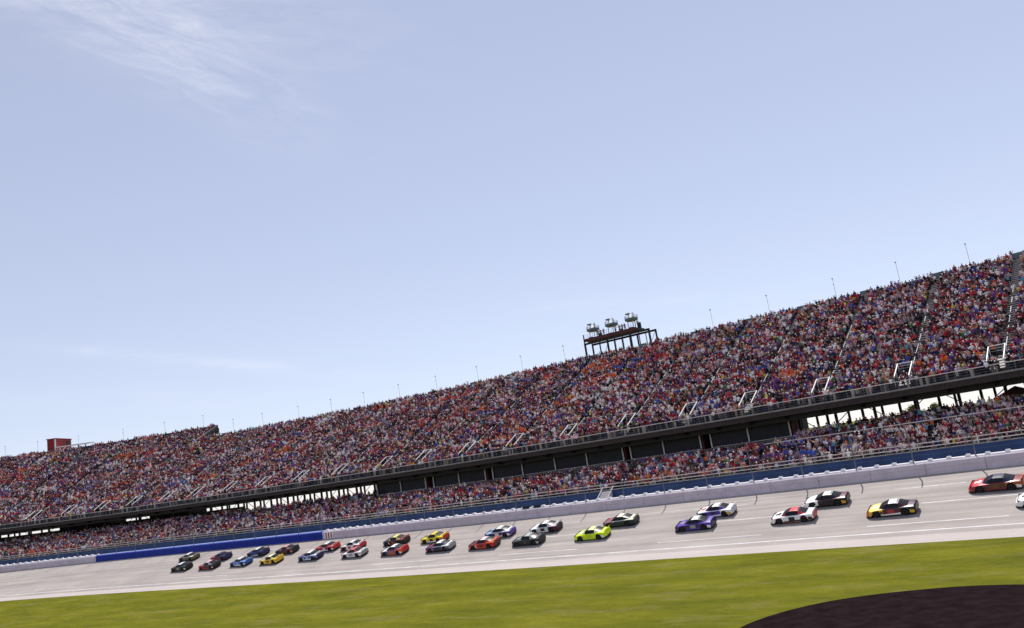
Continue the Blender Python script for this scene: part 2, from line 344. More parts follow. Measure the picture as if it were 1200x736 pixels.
# ------------------------------------------------------------------ lower grandstand
RAIL_S = [-203.6, -192.6, -181.5, -170.4, -160.1, -150.1, -140.1, -130.2, -119.8, -110.3, -99.4, -88.2, -76.3, -64.3, -51.5, -40.8, -29.6, -18.2, -6.5, 5.2, 16.4, 26.3, 37.2, 48.2, 59.1, 70.0]
LOW = [(7.6+.95*i, 6.7+.335*i) for i in range(12)]           # (o, floor height) of the lower rows
SUITE_A, SUITE_B = -54.0, 32.5
def lower_stand():
    t = thing('lower_grandstand', pos(0, 7, 4.7), 'low front grandstand with blue wall and railings below the suites', 'grandstand')
    mesh('front_wall', *sweep(rect(5.9, 6.2, 3.6, 7.1), SA, SB, 3), M['navy'], t)
    mesh('front_wall_cap', *sweep(rect(5.84, 6.26, 7.105, 7.18), SA, SB, 3), M['concrete'], t)
    mesh('front_walkway', *sweep(rect(6.2, 7.145, 4.2, 6.68), SA, SB, 3), M['concrete'], t)
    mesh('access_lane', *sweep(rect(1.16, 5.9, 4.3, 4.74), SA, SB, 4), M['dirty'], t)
    for i, (o, h) in enumerate(LOW):
        mesh('seat_step', *sweep(rect(o-.475, o+.473, h-1.2, h), SA, SB, 3), M['seating'], t)
        mesh('bench_row', *sweep(rect(o+.05, o+.33, h+.38, h+.43), SA, SB, 3), M['bench'], t)
    for h in (7.50, 7.95): mesh('front_rail', *sweep(rect(6.02, 6.10, h, h+.10), SA, SB, 3), M['rail'], t)
    s = SA+1
    while s < SB:
        mesh('rail_post', *sbox(s, 6.06, 7.18, .06, .06, .76), M['rail'], t); s += 6.4
    mesh('middle_rail', *sweep(rect(13.78, 13.86, 10.42, 10.52), SUITE_B-2, SB, 3), M['rail'], t)
    for k in range(8): mesh('middle_rail_post', *sbox(SUITE_B+6*k, 13.82, 9.06, .06, .06, 1.358), M['rail'], t)
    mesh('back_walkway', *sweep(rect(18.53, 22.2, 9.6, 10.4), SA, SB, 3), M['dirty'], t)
    for a, b in ((SA, SUITE_A), (SUITE_B+2, SB)):
        for h in (10.95, 11.4): mesh('back_rail', *sweep(rect(18.6, 18.66, h, h+.06), a, b, 3), M['rail'], t)
        mesh('back_parapet', *sweep(rect(22.21, 22.4, 9.0, 11.35), a, b, 3), M['dirty'], t)
    # short white stair with two sloping hand rails down to the lane
    for s in (7.6, 9.4): mesh('stair_hand_rail', *(lambda a: bar(*a))((pos(s, 3.6, 5.9), pos(s+.2, 5.8, 7.7), .06)), M['white'], t)
    m = MB()
    for k in range(7): m.add(*sbox(8.5, 2.8+.43*k, 4.75, 1.7, .43, .32*(k+1)))
    m.build('stair_flight', M['step'], t)
    return t
lower_stand()
def concession():
    t = thing('concession_building', pos(-150, 36, 0), 'long dark building behind the far left end of the lower stand', 'building')
    for a, b, h in CONC:
        mesh('wall_block', *sweep(rect(33, 39, -.1, h), a, b, 4), M['edge'], t)
        mesh('roof', *sweep(rect(32.7, 39.3, h+.01, h+.2), a, b, 4), M['steel_dark'], t)
CONC = [(-205, -162.3, 12.35), (-162.2, -148.5, 14.0), (-148.4, -137.3, 12.4), (-137.2, -125.5, 14.0), (-125.4, -113.0, 12.2)]
concession()

# ------------------------------------------------------------------ suites
def suites():
    t = thing('suite_building', upos(-8, 17, 10.4), 'row of dark glazed suites with white posts under the upper deck', 'building')
    mods = [(-54.5, -47.9, -41.2), (-39.1, -32.6, -26.1), (-24.3, -17.4, -10.2, -3.5, 3.7), (5.2, 11.3, 17.8), (19.6, 25.7, 32.1)]
    a0, b0 = -54.8, 32.9
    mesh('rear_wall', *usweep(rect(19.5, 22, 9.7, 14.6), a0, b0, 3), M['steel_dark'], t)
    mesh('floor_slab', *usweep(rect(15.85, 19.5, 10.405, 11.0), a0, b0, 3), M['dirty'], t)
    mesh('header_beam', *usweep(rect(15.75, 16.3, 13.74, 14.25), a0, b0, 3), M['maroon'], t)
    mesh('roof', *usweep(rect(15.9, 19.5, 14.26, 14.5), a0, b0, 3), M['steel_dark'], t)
    mesh('side_wall', *usweep(rect(16.0, 19.5, 11.0, 13.73), a0, a0+.3, .3), M['maroon'], t)
    for md in mods:
        for a, b in zip(md, md[1:]):
            mesh('suite_window', *usweep(rect(16.1, 16.18, 11.1, 13.73), a+.12, b-.12, 2), M['window'], t)
            mesh('window_sill', *usweep(rect(16.0, 16.2, 11.005, 11.095), a+.12, b-.12, 2), M['steel'], t)
        for s in md: mesh('white_post', *usbox(s, 15.92, 11.0, .2, .14, 2.73), M['white'], t)
        mesh('side_wall', *usweep(rect(16.1, 19.5, 11.0, 13.73), md[-1]+.2, md[-1]+.45, .25), M['maroon'], t)
suites()

# ------------------------------------------------------------------ upper grandstand
UP = [(13.25+.717*i, 15.30+.3625*i) for i in range(48)]
UPX = [(UP[-1][0]+.72*(k+1), UP[-1][1]+.385*(k+1)) for k in range(10)]     # extra rows of the raised end
STEP_S = -135.1
def floor_up(o): return 15.35+.505*(o-13.3)
def upper_stand():
    t = thing('upper_grandstand', upos(0, 14, 0), 'huge upper grandstand deck on steel columns packed with spectators', 'grandstand')
    for i, (o, h) in enumerate(UP+UPX):
        b = SB if i < 48 else STEP_S
        mesh('seat_step', *usweep(rect(o-.358, o+.356, h-.62, h), SA, b, 3), M['seating'], t)
        mesh('bench_row', *usweep(rect(o+.06, o+.28, h+.36, h+.40), SA, b, 3), M['bench'], t)
    mesh('walkway_slab', *usweep(rect(11.15, 12.89, 14.66, 14.9), SA, SB, 3), M['dirty'], t)
    mesh('walkway_edge', *usweep(rect(11.02, 11.148, 14.74, 14.92), SA, SB, 3), M['concrete'], t)
    mesh('fascia', *usweep(rect(11.2, 11.55, 13.95, 14.658), SA, SB, 3), M['edge'], t)
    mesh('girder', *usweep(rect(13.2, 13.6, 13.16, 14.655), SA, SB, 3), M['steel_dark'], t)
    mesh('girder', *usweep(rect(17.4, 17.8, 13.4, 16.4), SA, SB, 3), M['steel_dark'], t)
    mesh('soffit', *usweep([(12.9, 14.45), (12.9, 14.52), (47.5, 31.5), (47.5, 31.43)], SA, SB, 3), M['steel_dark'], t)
    mesh('walkway_top_rail', *usweep(rect(11.06, 11.15, 15.84, 15.94), SA, SB, 3), M['rail'], t)
    for h in (15.2, 15.5): mesh('walkway_rail', *usweep(rect(11.1, 11.13, h, h+.04), SA, SB, 3), M['post'], t)
    s = SA+1
    while s < SB: mesh('walkway_rail_post', *usbox(s, 11.115, 14.9, .06, .06, .96), M['post'], t); s += 2.2
    lines = [SB-.6-5.3*k for k in range(56)]
    for k, s in enumerate(lines):
        if s < SA: break
        for o, top in ((18.0, 16.6), (30.0, 22.5), (44.0, 29.4)):
            mesh('column', *usbox(s+(.5 if o == 30 else 0), o, -.1, .36, .36, top), M['steel_dark'], t)
        P = [upos(s+d, o, h) for d in (-.16, .16) for o, h in ((11.6, 13.94), (47.4, 31.4), (47.4, 30.6), (13.0, 13.45))]
        mesh('raker_beam', P, BOXF_ALT, M['steel_dark'], t)
        z = (10.5, 14.6) if k % 2 == 0 else (14.6, 10.5)
        mesh('brace', *bar(upos(s, 30, z[0]), upos(s-5.3, 30, z[1]), .07), M['steel_dark'], t)
    mesh('rear_tie_beam', *usweep(rect(29.85, 30.15, 14.6, 14.95), SA, SB, 4), M['steel_dark'], t)
    mesh('rear_parapet', *usweep(rect(47.5, 47.65, 31.4, 33.3), SA, SB, 3), M['steel_dark'], t)
    e0, e1 = UPX[-1]
    mesh('raised_end_parapet', *usweep(rect(e0+.45, e0+.6, e1-.9, e1+1.05), SA, STEP_S, 3), M['steel_dark'], t)
    mesh('raised_end_soffit', *usweep([(47.0, 31.3), (47.0, 31.6), (e0+.4, e1-.6), (e0+.4, e1-1.3)], SA, STEP_S, 3), M['steel_dark'], t)
    for k in range(8):
        q = STEP_S-.25-k*5.3; mesh('raised_end_strut', *bar(upos(q, e0-1.0, e1-1.2), upos(q, e0-1.0, 20), .16), M['steel_dark'], t)
    mesh('raised_end_side', [upos(s, o, h) for s in (STEP_S+.02, STEP_S+.2) for o, h in ((44, 31.4), (e0+.6, e1+.1), (e0+.6, e1-1.3), (47.0, 31.2))], BOXF_ALT, M['steel_dark'], t)
    for z in (.55, 1.05): mesh('raised_end_rail', *bar(upos(STEP_S+.1, 44, 31.4+z), upos(STEP_S+.1, e0+.5, e1+z), .05), M['steel'], t)
    for s in RAIL_S:
        if s > SB-3: continue
        w = 1.85; m = MB()
        for q in (0, w):
            a, b = upos(s+q, 12.95, 16.5), upos(s+q, 16.5, 18.40)
            m.add(*bar(a, b, .085, 6))
            for f in (0, .5, 1): c = a+(b-a)*f; m.add(*bar(c, c-np.array([0, 0, 1.15]), .05))
        m.add(*bar(upos(s, 16.5, 18.40), upos(s+w, 16.5, 18.40), .075, 6))
        m.build('entry_railing', M['white'], t)
        m = MB()
        for z in (.35, .7): m.add(*bar(upos(s, 16.5, 18.40-z), upos(s+w, 16.5, 18.40-z), .035))
        m.build('entry_back_rail', M['steel'], t)
        mesh('entry_shade_wedge', *usweep([(12.92, 14.91), (12.92, 15.4), (16.4, 17.16), (16.4, 15.4)], s+.1, s+w-.1, 1), M['black'], t)  # solid black wedge standing in for the shade inside the stair entry
        m = MB(); top = 48 if s > STEP_S else 58
        for o, h in (UP+UPX)[6:top]: m.add(*usweep(rect(o-.358, o-.02, h+.004, h+.18), s+1.2, s+2.5, 1.3))
        m.build('aisle_steps', M['step'], t)
        for q0, q1 in ((16.8, 19.4), (20.2, 22.6), (23.6, 25.6), (26.6, 28.4), (29.6, 31.4), (33.0, 34.4)): mesh('aisle_hand_rail', *bar(upos(s+1.85, q0, floor_up(q0)+.95), upos(s+1.85, q1, floor_up(q1)+.95), .045), M['white'], t)
        mesh('wind_screen', *usweep(rect(47.35, 47.49, 32.4, 33.7), s+1.0, s+2.8, 1), M['teal'], t)
BOXF_ALT = [(0, 1, 2, 3), (7, 6, 5, 4), (0, 4, 5, 1), (1, 5, 6, 2), (2, 6, 7, 3), (3, 7, 4, 0)]
upper_stand()

# ------------------------------------------------------------------ people
SH = {'white': (.78, .77, .76), 'red': (.42, .02, .03), 'maroon': (.16, .012, .025), 'black': (.014, .013, .015), 'charcoal': (.05, .047, .052), 'navy': (.018, .025, .10), 'blue': (.04, .11, .42),
      'grey': (.30, .29, .30), 'orange': (.68, .15, .012), 'tan': (.42, .28, .17), 'green': (.05, .20, .06), 'yellow': (.74, .55, .03), 'teal': (.06, .34, .42), 'pink': (.72, .42, .48), 'purple': (.13, .05, .24), 'brown': (.13, .06, .035)}
SHW = dict(white=15, red=9, maroon=15, black=16, charcoal=13, navy=9, blue=5.5, grey=9, orange=1.8, tan=5, green=2, yellow=1.2, teal=2, pink=4, purple=7, brown=8)
SKIN = [(.52, .33, .28), (.60, .41, .36), (.44, .26, .21), (.64, .42, .38), (.16, .09, .07), (.58, .35, .31)]
HATS = {'brown hair': (.06, .032, .018), 'black hair': (.012, .010, .010), 'blond hair': (.42, .28, .12), 'white cap': (.80, .79, .78), 'red cap': (.45, .02, .03), 'black cap': (.015, .015, .016), 'navy cap': (.02, .03, .10), 'tan hat': (.50, .40, .26), 'grey cap': (.28, .28, .29), 'orange cap': (.6, .14, .02)}
HW = {'brown hair': 22, 'black hair': 9, 'blond hair': 10, 'white cap': 17, 'red cap': 9, 'black cap': 14, 'navy cap': 8, 'tan hat': 6, 'grey cap': 5, 'orange cap': 2}
PANTS = [(.025, .03, .06), (.04, .045, .08), (.012, .010, .014), (.26, .21, .17), (.10, .09, .10), (.018, .016, .022), (.40, .37, .34)]
for _d in (SH, HATS):                                      # swatches muted slightly, the darker ones tinted redder
    for _k in _d:
        _c = np.array(_d[_k]); _l = float(_c @ [.3, .59, .11]); _d[_k] = tuple(np.clip((_c*.95+_l*.05)*([1.14, .89, 1.0] if _l < .5 else [1.0, .97, .99]), 0, .84))
def hexring(cx, cy, z, rx, ry, n=6): return [(cx+rx*math.cos(2*math.pi*k/n+.3), cy+ry*math.sin(2*math.pi*k/n+.3), z) for k in range(n)]
def loft(rings, cap=True):
    n = len(rings[0]); V = [v for r in rings for v in r]
    Fc = [(i*n+k, i*n+(k+1) % n, (i+1)*n+(k+1) % n, (i+1)*n+k) for i in range(len(rings)-1) for k in range(n)]
    if cap: Fc += [tuple(range(n))[::-1], tuple((len(rings)-1)*n+k for k in range(n))]
    return V, Fc
def limb(A, B, r0, r1):
    V, Fc = bar(A, B, 1.0, 4); c = np.array([A]*4+[B]*4, float); rr = np.array([r0]*4+[r1]*4)[:, None]
    return (V-c)*rr+c, Fc
def crowd_template(seated, arms):
    """a small spectator, facing -y; returns vertices, faces, colour class per vertex (0 shirt 1 legs 2 skin 3 hair or hat)"""
    V = []; Fc = []; C = []
    def add(v, f, c):
        k = len(V); V.extend([tuple(x) for x in v]); Fc.extend([tuple(i+k for i in q) for q in f]); C.extend([c]*len(v))
    def tube(rings, c, top=False):
        n = len(rings[0]); v, f = loft(rings, False)
        if top: f = f+[tuple((len(rings)-1)*n+k for k in range(n))]
        add(v, f, c)
    def arm(A, B, r0, r1, c):
        v, f = bar(A, B, 1.0, 3); cc = np.array([A]*3+[B]*3, float); rr = np.array([r0]*3+[r1]*3)[:, None]; add((v-cc)*rr+cc, f[:3]+[f[4]], c)
    rect4 = lambda z, w, d, y=0: [(-w, y-d, z), (w, y-d, z), (w, y+d, z), (-w, y+d, z)]
    if seated:
        hz = .45; tube([[(-.2, -.05, .44), (.2, -.05, .44), (.2, -.05, .60), (-.2, -.05, .60)], [(-.22, -.48, .44), (.22, -.48, .44), (.22, -.48, .58), (-.22, -.48, .58)]], 1, True); tube([rect4(.03, .2, .07, -.45), rect4(.46, .21, .08, -.42)], 1)
    else:
        hz = .86; tube([rect4(.02, .15, .07), rect4(.5, .16, .09), rect4(.88, .175, .11)], 1)
    tube([hexring(0, 0, hz-.02, .18, .125, 5), hexring(0, .01, hz+.30, .20, .13, 5), hexring(0, .01, hz+.52, .22, .11, 5), hexring(0, .0, hz+.60, .07, .07, 5)], 0)
    z = hz+.60
    for sx in (-1, 1):
        sh = (sx*.22, 0, hz+.51)
        if arms == 'down': e, h = (sx*.28, -.03, hz+.22), (sx*.25, -.14, hz)
        elif arms == 'up': e, h = (sx*.28, -.14, hz+.62), (sx*.16, -.22, hz+.86)
        elif arms == 'lap': e, h = (sx*.26, -.08, hz+.22), (sx*.1, -.30, hz+.12)
        else: e, h = ((sx*.30, -.05, hz+.80), (sx*.26, -.08, hz+1.02)) if sx < 0 else ((sx*.33, 0, hz+.25), (sx*.18, -.12, hz+.12))
        arm(sh, e, .06, .05, 0); arm(e, h, .045, .038, 2)
    tube([hexring(0, -.01, z-.02, .055, .055, 5), hexring(0, -.02, z+.08, .09, .10, 5), hexring(0, -.02, z+.15, .09, .10, 5)], 2)
    tube([hexring(0, -.0, z+.115, .097, .106, 5), hexring(0, -.01, z+.17, .100, .112, 5), hexring(0, 0, z+.245, .055, .065, 5)], 3, True)
    add([(-.075, -.09, z+.165), (.075, -.09, z+.165), (.06, -.21, z+.145), (-.06, -.21, z+.145)], [(0, 1, 2, 3)], 3)
    return np.array(V), Fc, np.array(C)
TEMPL = [crowd_template(False, 'down'), crowd_template(False, 'lap'), crowd_template(False, 'up'), crowd_template(False, 'one'), crowd_template(True, 'lap'), crowd_template(True, 'down')]
def gaps(kind):
    return RAIL_S
def seat_list():
    seats = []                                     # (s, o, h, row kind, row index)
    for i, (o, h) in enumerate(UP+UPX):
        b = SB-2 if i < 48 else STEP_S-.6
        s = SA+.4+rng.uniform(0, .5)
        while s < b:
            ok = rng.random() < .975-.20*max(0, math.sin(s*.21+i*.13)*math.sin(s*.057-i*.31)-.35)
            for r in RAIL_S:
                if i < 5 and r-.25 < s < r+2.1: ok = False
                if i >= 5 and r+1.15 < s < r+2.5: ok = ok and rng.random() < .12
            if ok: seats.append((s, uo(o)+rng.normal(0, .05), uh(h), 1, i))
            s += rng.uniform(.48, .60)
    for i, (o, h) in enumerate(LOW):
        s = SA+.4+rng.uniform(0, .5)
        while s < SB-2:
            ok = rng.random() < (.94 if i > 0 else .8)
            if SUITE_A-1 < s < SUITE_B+1 and i > 8: ok = False
            for r in RAIL_S:
                if r+4 < s < r+5.1: ok = ok and rng.random() < .1
            if ok: seats.append((s, o+rng.normal(0, .05), h, 0, i))
            s += rng.uniform(.48, .62)
    for _ in range(640):                            # people on the walkway and behind the lower rows
        s = rng.uniform(SA+1, SB-3); seats.append((s, uo(rng.uniform(11.4, 12.6)), uh(14.905), 2, 0))
    for _ in range(420):
        s = rng.uniform(SA+1, SB-3)
        if not SUITE_A-1 < s < SUITE_B+2: seats.append((s, rng.uniform(18.9, 21.9), 10.405, 3, 0))
    for _ in range(200): seats.append((rng.uniform(SA+1, SB-3), rng.uniform(6.4, 6.95), 6.685, 4, 0))
    for r in RAIL_S:
        for q in range(3): seats.append((r+rng.uniform(.3, 1.5), uo(rng.uniform(13.1, 15.8)), uh(14.95+.35*q), 2, 0))
    return seats
seats = seat_list()
def choose(d):
    k = list(d); w = np.array([d[q] for q in k], float); return k, w/w.sum()
shk, shw = choose(SHW); hk, hw = choose(HW)
N = len(seats)
SA_ = np.array([q[0] for q in seats]); OA = np.array([q[1] for q in seats]); HA = np.array([q[2] for q in seats]); KI = np.array([q[3] for q in seats]); RI = np.array([q[4] for q in seats])
POS = pos(SA_, OA, HA)
shirt = rng.choice(len(shk), N, p=shw); hat = rng.choice(len(hk), N, p=hw); skin = rng.integers(0, len(SKIN), N); pants = rng.integers(0, len(PANTS), N)
# groups of friends: red fan blocks, orange blocks and so on
for _ in range(640):
    c = rng.integers(0, N); near = np.abs(SA_-SA_[c])+2.0*np.abs(OA-OA[c]) < rng.uniform(1.5, 4.5); pick = near & (rng.random(N) < .45) & (KI == KI[c])
    shirt[pick] = rng.choice([1, 1, 2, 2, 5, 6, 8, 0, 0, 7, 13, 14, 3, 4, 9], 1)[0]
stand = rng.random(N) < np.where(KI == 1, .62, .70); stand |= (KI >= 2)
pose = np.where(stand, rng.choice([0, 1, 2, 3], N, p=[.45, .30, .17, .08]), rng.choice([4, 5], N, p=[.6, .4]))
scale = np.clip(rng.normal(1.0, .06, N), .80, 1.15); yaw = rng.normal(0.25, .35, N)
px, py, dep = project(POS+np.array([0, 0, 1.0]))
inview = (px > 2) & (px < 1196) & (py > 0) & (py < 736) & (KI == 0)
order = np.argsort(np.where(inview, dep-np.where(stand, 1.5, 0), 1e9))
NEAR = order[:296]
isnear = np.zeros(N, bool); isnear[NEAR] = True
def build_crowd():
    VV = []; FV = []; CC = []; off = 0; loop_tot = []
    for ti, (V, Fc, C) in enumerate(TEMPL):
        idx = np.where((pose == ti) & ~isnear)[0]
        if not len(idx): continue
        n = len(V); th = theta(SA_[idx])
        T = np.stack([np.cos(th), -np.sin(th)], -1); Nn = np.stack([np.sin(th), np.cos(th)], -1)
        c, s_ = np.cos(yaw[idx])[:, None], np.sin(yaw[idx])[:, None]
        lx = V[None, :, 0]*c-V[None, :, 1]*s_; ly = V[None, :, 0]*s_+V[None, :, 1]*c
        sc = scale[idx][:, None]
        W = np.empty((len(idx), n, 3))
        W[..., 0] = POS[idx, 0][:, None]+sc*(lx*T[:, 0:1]+ly*Nn[:, 0:1]); W[..., 1] = POS[idx, 1][:, None]+sc*(lx*T[:, 1:2]+ly*Nn[:, 1:2]); W[..., 2] = POS[idx, 2][:, None]+sc*V[None, :, 2]
        shc = np.array([SH[k] for k in shk])[shirt[idx]]*rng.uniform(.80, 1.35, (len(idx), 1)); hc = np.array([HATS[k] for k in hk])[hat[idx]]; sk = np.array(SKIN)[skin[idx]]; pc = np.array(PANTS)[pants[idx]]
        pal = np.stack([np.clip(shc, 0, .85), pc, sk, hc], 1); col = np.ones((len(idx), n, 4)); col[..., :3] = pal[:, C]
        VV.append(W.reshape(-1, 3)); CC.append(col.reshape(-1, 4))
        flat = np.array([i for f in Fc for i in f]); sizes = np.array([len(f) for f in Fc])
        FV.append((flat[None]+np.arange(len(idx))[:, None]*n+off).ravel()); loop_tot.append(np.tile(sizes, len(idx))); off += n*len(idx)
    V = np.concatenate(VV); C = np.concatenate(CC); L = np.concatenate(FV); T = np.concatenate(loop_tot)
    me = bpy.data.meshes.new('crowd'); me.vertices.add(len(V)); me.vertices.foreach_set('co', V.ravel()); me.loops.add(len(L)); me.loops.foreach_set('vertex_index', L.astype(np.int32))
    me.polygons.add(len(T)); st = np.concatenate([[0], np.cumsum(T)[:-1]]); me.polygons.foreach_set('loop_start', st.astype(np.int32))
    me.update(calc_edges=True)
    a = me.color_attributes.new('cloth', 'FLOAT_COLOR', 'POINT'); a.data.foreach_set('color', C.astype(np.float32).ravel())
    print('crowd triangles', int((T-2).sum()))
    me.materials.append(attr_mat('crowd_clothing', 'cloth')); o = link(bpy.data.objects.new('crowd', me))
    tag(o, 'dense crowd of spectators in mixed colours filling both grandstand decks', 'crowd', None, 'stuff')
    
build_crowd()
# the nearest spectators, one by one: a skinned figure per pose
PM = [attr_mat('shirt_cloth', 'shirt', 'OBJECT'), attr_mat('trouser_cloth', 'trousers', 'OBJECT'), attr_mat('skin', 'skin_tone', 'OBJECT', .6), attr_mat('hair_or_hat', 'headwear', 'OBJECT', .8)]
def person_mesh(seated, arms):
    hz = .50 if seated else .90
    J = []; E = []
    def j(p, r, c, par=None):
        J.append((p, r, c)); i = len(J)-1
        if par is not None: E.append((par, i))
        return i
    pel = j((0, 0, hz), (.155, .115), 1); wst = j((0, 0, hz+.18), (.145, .105), 0, pel); chs = j((0, .0, hz+.40), (.17, .115), 0, wst); nck = j((0, 0, hz+.56), (.06, .06), 2, chs)
    chin = j((0, -.025, hz+.64), (.075, .085), 2, nck); hd = j((0, -.012, hz+.74), (.085, .098), 2, chin); top = j((0, -.005, hz+.80), (.082, .096), 3, hd)
    for sx in (-1, 1):
        sh = j((sx*.19, 0, hz+.475), (.06, .06), 0, chs)
        pts = {'down': [(.24, .02, .20), (.24, -.06, -.04), (.235, -.08, -.12)], 'up': [(.27, -.15, .55), (.15, -.22, .78), (.12, -.24, .86)], 'lap': [(.25, -.04, .20), (.12, -.26, .12), (.07, -.30, .13)], 'hip': [(.33, .05, .24), (.20, -.06, .06), (.16, -.10, .05)], 'wave': [(.31, -.02, .72), (.29, -.08, .96), (.28, -.09, 1.05)] if sx < 0 else [(.24, .02, .20), (.24, -.06, -.04), (.235, -.08, -.12)]}[arms]
        el = j((sx*pts[0][0], pts[0][1], hz+pts[0][2]), (.047, .047), 0, sh); wr = j((sx*pts[1][0], pts[1][1], hz+pts[1][2]), (.033, .033), 2, el); ha = j((sx*pts[2][0], pts[2][1], hz+pts[2][2]), (.042, .03), 2, wr)
        hip = j((sx*.095, 0, hz-.06), (.095, .095), 1, pel)
        if seated: kn = j((sx*.13, -.43, hz-.02), (.072, .072), 1, hip); an = j((sx*.13, -.42, .09), (.05, .05), 1, kn); j((sx*.14, -.56, .05), (.045, .04), 1, an)
        else: kn = j((sx*.105, -.015, .48), (.068, .068), 1, hip); an = j((sx*.11, .015, .09), (.05, .05), 1, kn); j((sx*.12, -.13, .05), (.045, .04), 1, an)
    me = bpy.data.meshes.new('person_rig'); me.from_pydata([q[0] for q in J], E, []); o = bpy.data.objects.new('person_rig', me); COL.objects.link(o)
    sk = o.modifiers.new('skin', 'SKIN'); sk.use_smooth_shade = True
    for i, q in enumerate(J): me.skin_vertices[0].data[i].radius = q[1]; me.skin_vertices[0].data[i].use_root = (i == 0)
    sub = o.modifiers.new('subd', 'SUBSURF'); sub.levels = 1; sub.render_levels = 1
    dg = bpy.context.evaluated_depsgraph_get(); out = bpy.data.meshes.new_from_object(o.evaluated_get(dg)); out.name = 'person'
    bpy.data.objects.remove(o)
    out.materials.clear()
    for m in PM: out.materials.append(m)
    JP = np.array([q[0] for q in J]); segs = [(a, b) for a, b in E]
    for p in out.polygons:
        c = np.array(p.center); best = (9, 0)
        for a, b in segs:
            d = JP[b]-JP[a]; t = np.clip(np.dot(c-JP[a], d)/max(1e-9, d@d), 0, 1); ds = np.linalg.norm(c-JP[a]-d*t)
            if ds < best[0]: best = (ds, J[b][2] if t > .35 else J[a][2])
        k = best[1]
        if c[2] > hz+.735 and c[1] > -.085 or c[2] > hz+.80: k = 3
        p.material_index = k; p.use_smooth = True
    return out
PMESH = {('stand', 'down'): person_mesh(False, 'down'), ('stand', 'up'): person_mesh(False, 'up'), ('stand', 'hip'): person_mesh(False, 'hip'), ('stand', 'wave'): person_mesh(False, 'wave'), ('sit', 'lap'): person_mesh(True, 'lap'), ('sit', 'down'): person_mesh(True, 'hip')}
POSEW = {('stand', 'down'): 'standing', ('stand', 'up'): 'standing', ('stand', 'hip'): 'standing', ('stand', 'wave'): 'waving', ('sit', 'lap'): 'seated', ('sit', 'down'): 'seated'}
ONES = 'first second third fourth fifth sixth seventh eighth ninth tenth eleventh twelfth thirteenth fourteenth fifteenth sixteenth seventeenth eighteenth nineteenth'.split()
def ordinal(n):
    if n < 20: return ONES[n-1]
    tens = {2: ('twentieth', 'twenty'), 3: ('thirtieth', 'thirty'), 4: ('fortieth', 'forty'), 5: ('fiftieth', 'fifty'), 6: ('sixtieth', 'sixty'), 7: ('seventieth', 'seventy'), 8: ('eightieth', 'eighty'), 9: ('ninetieth', 'ninety')}[n//10]
    return tens[0] if n % 10 == 0 else tens[1]+'-'+ONES[n % 10-1]
def person(P, face, key, cols, label, group, sc=1.0):
    o = link(bpy.data.objects.new('person', PMESH[key])); o.location = P; o.rotation_euler = (0, 0, face); o.scale = (sc,)*3
    for k, v in zip(('shirt', 'trousers', 'skin_tone', 'headwear'), cols): o[k] = [float(x) for x in v]
    return tag(o, label, 'person', group)
def near_people():
    for row in range(12):
        ids = [i for i in NEAR if RI[i] == row]; ids.sort(key=lambda i: -px[i])
        for k, i in enumerate(ids):
            if stand[i]: key = [('stand', 'down'), ('stand', 'hip'), ('stand', 'up'), ('stand', 'wave')][pose[i]]
            else: key = [('sit', 'lap'), ('sit', 'down')][pose[i]-4]
            face = -float(theta(SA_[i]))+yaw[i]
            cols = (SH[shk[shirt[i]]], PANTS[pants[i]], SKIN[skin[i]], HATS[hk[hat[i]]])
            person(POS[i], face, key, cols, f'{POSEW[key]} spectator in {shk[shirt[i]]} shirt and {hk[hat[i]]}, {ordinal(row+1)} lower row, {ordinal(k+1)} from right edge', 'spectators at the right end of the lower stand', scale[i])
near_people()

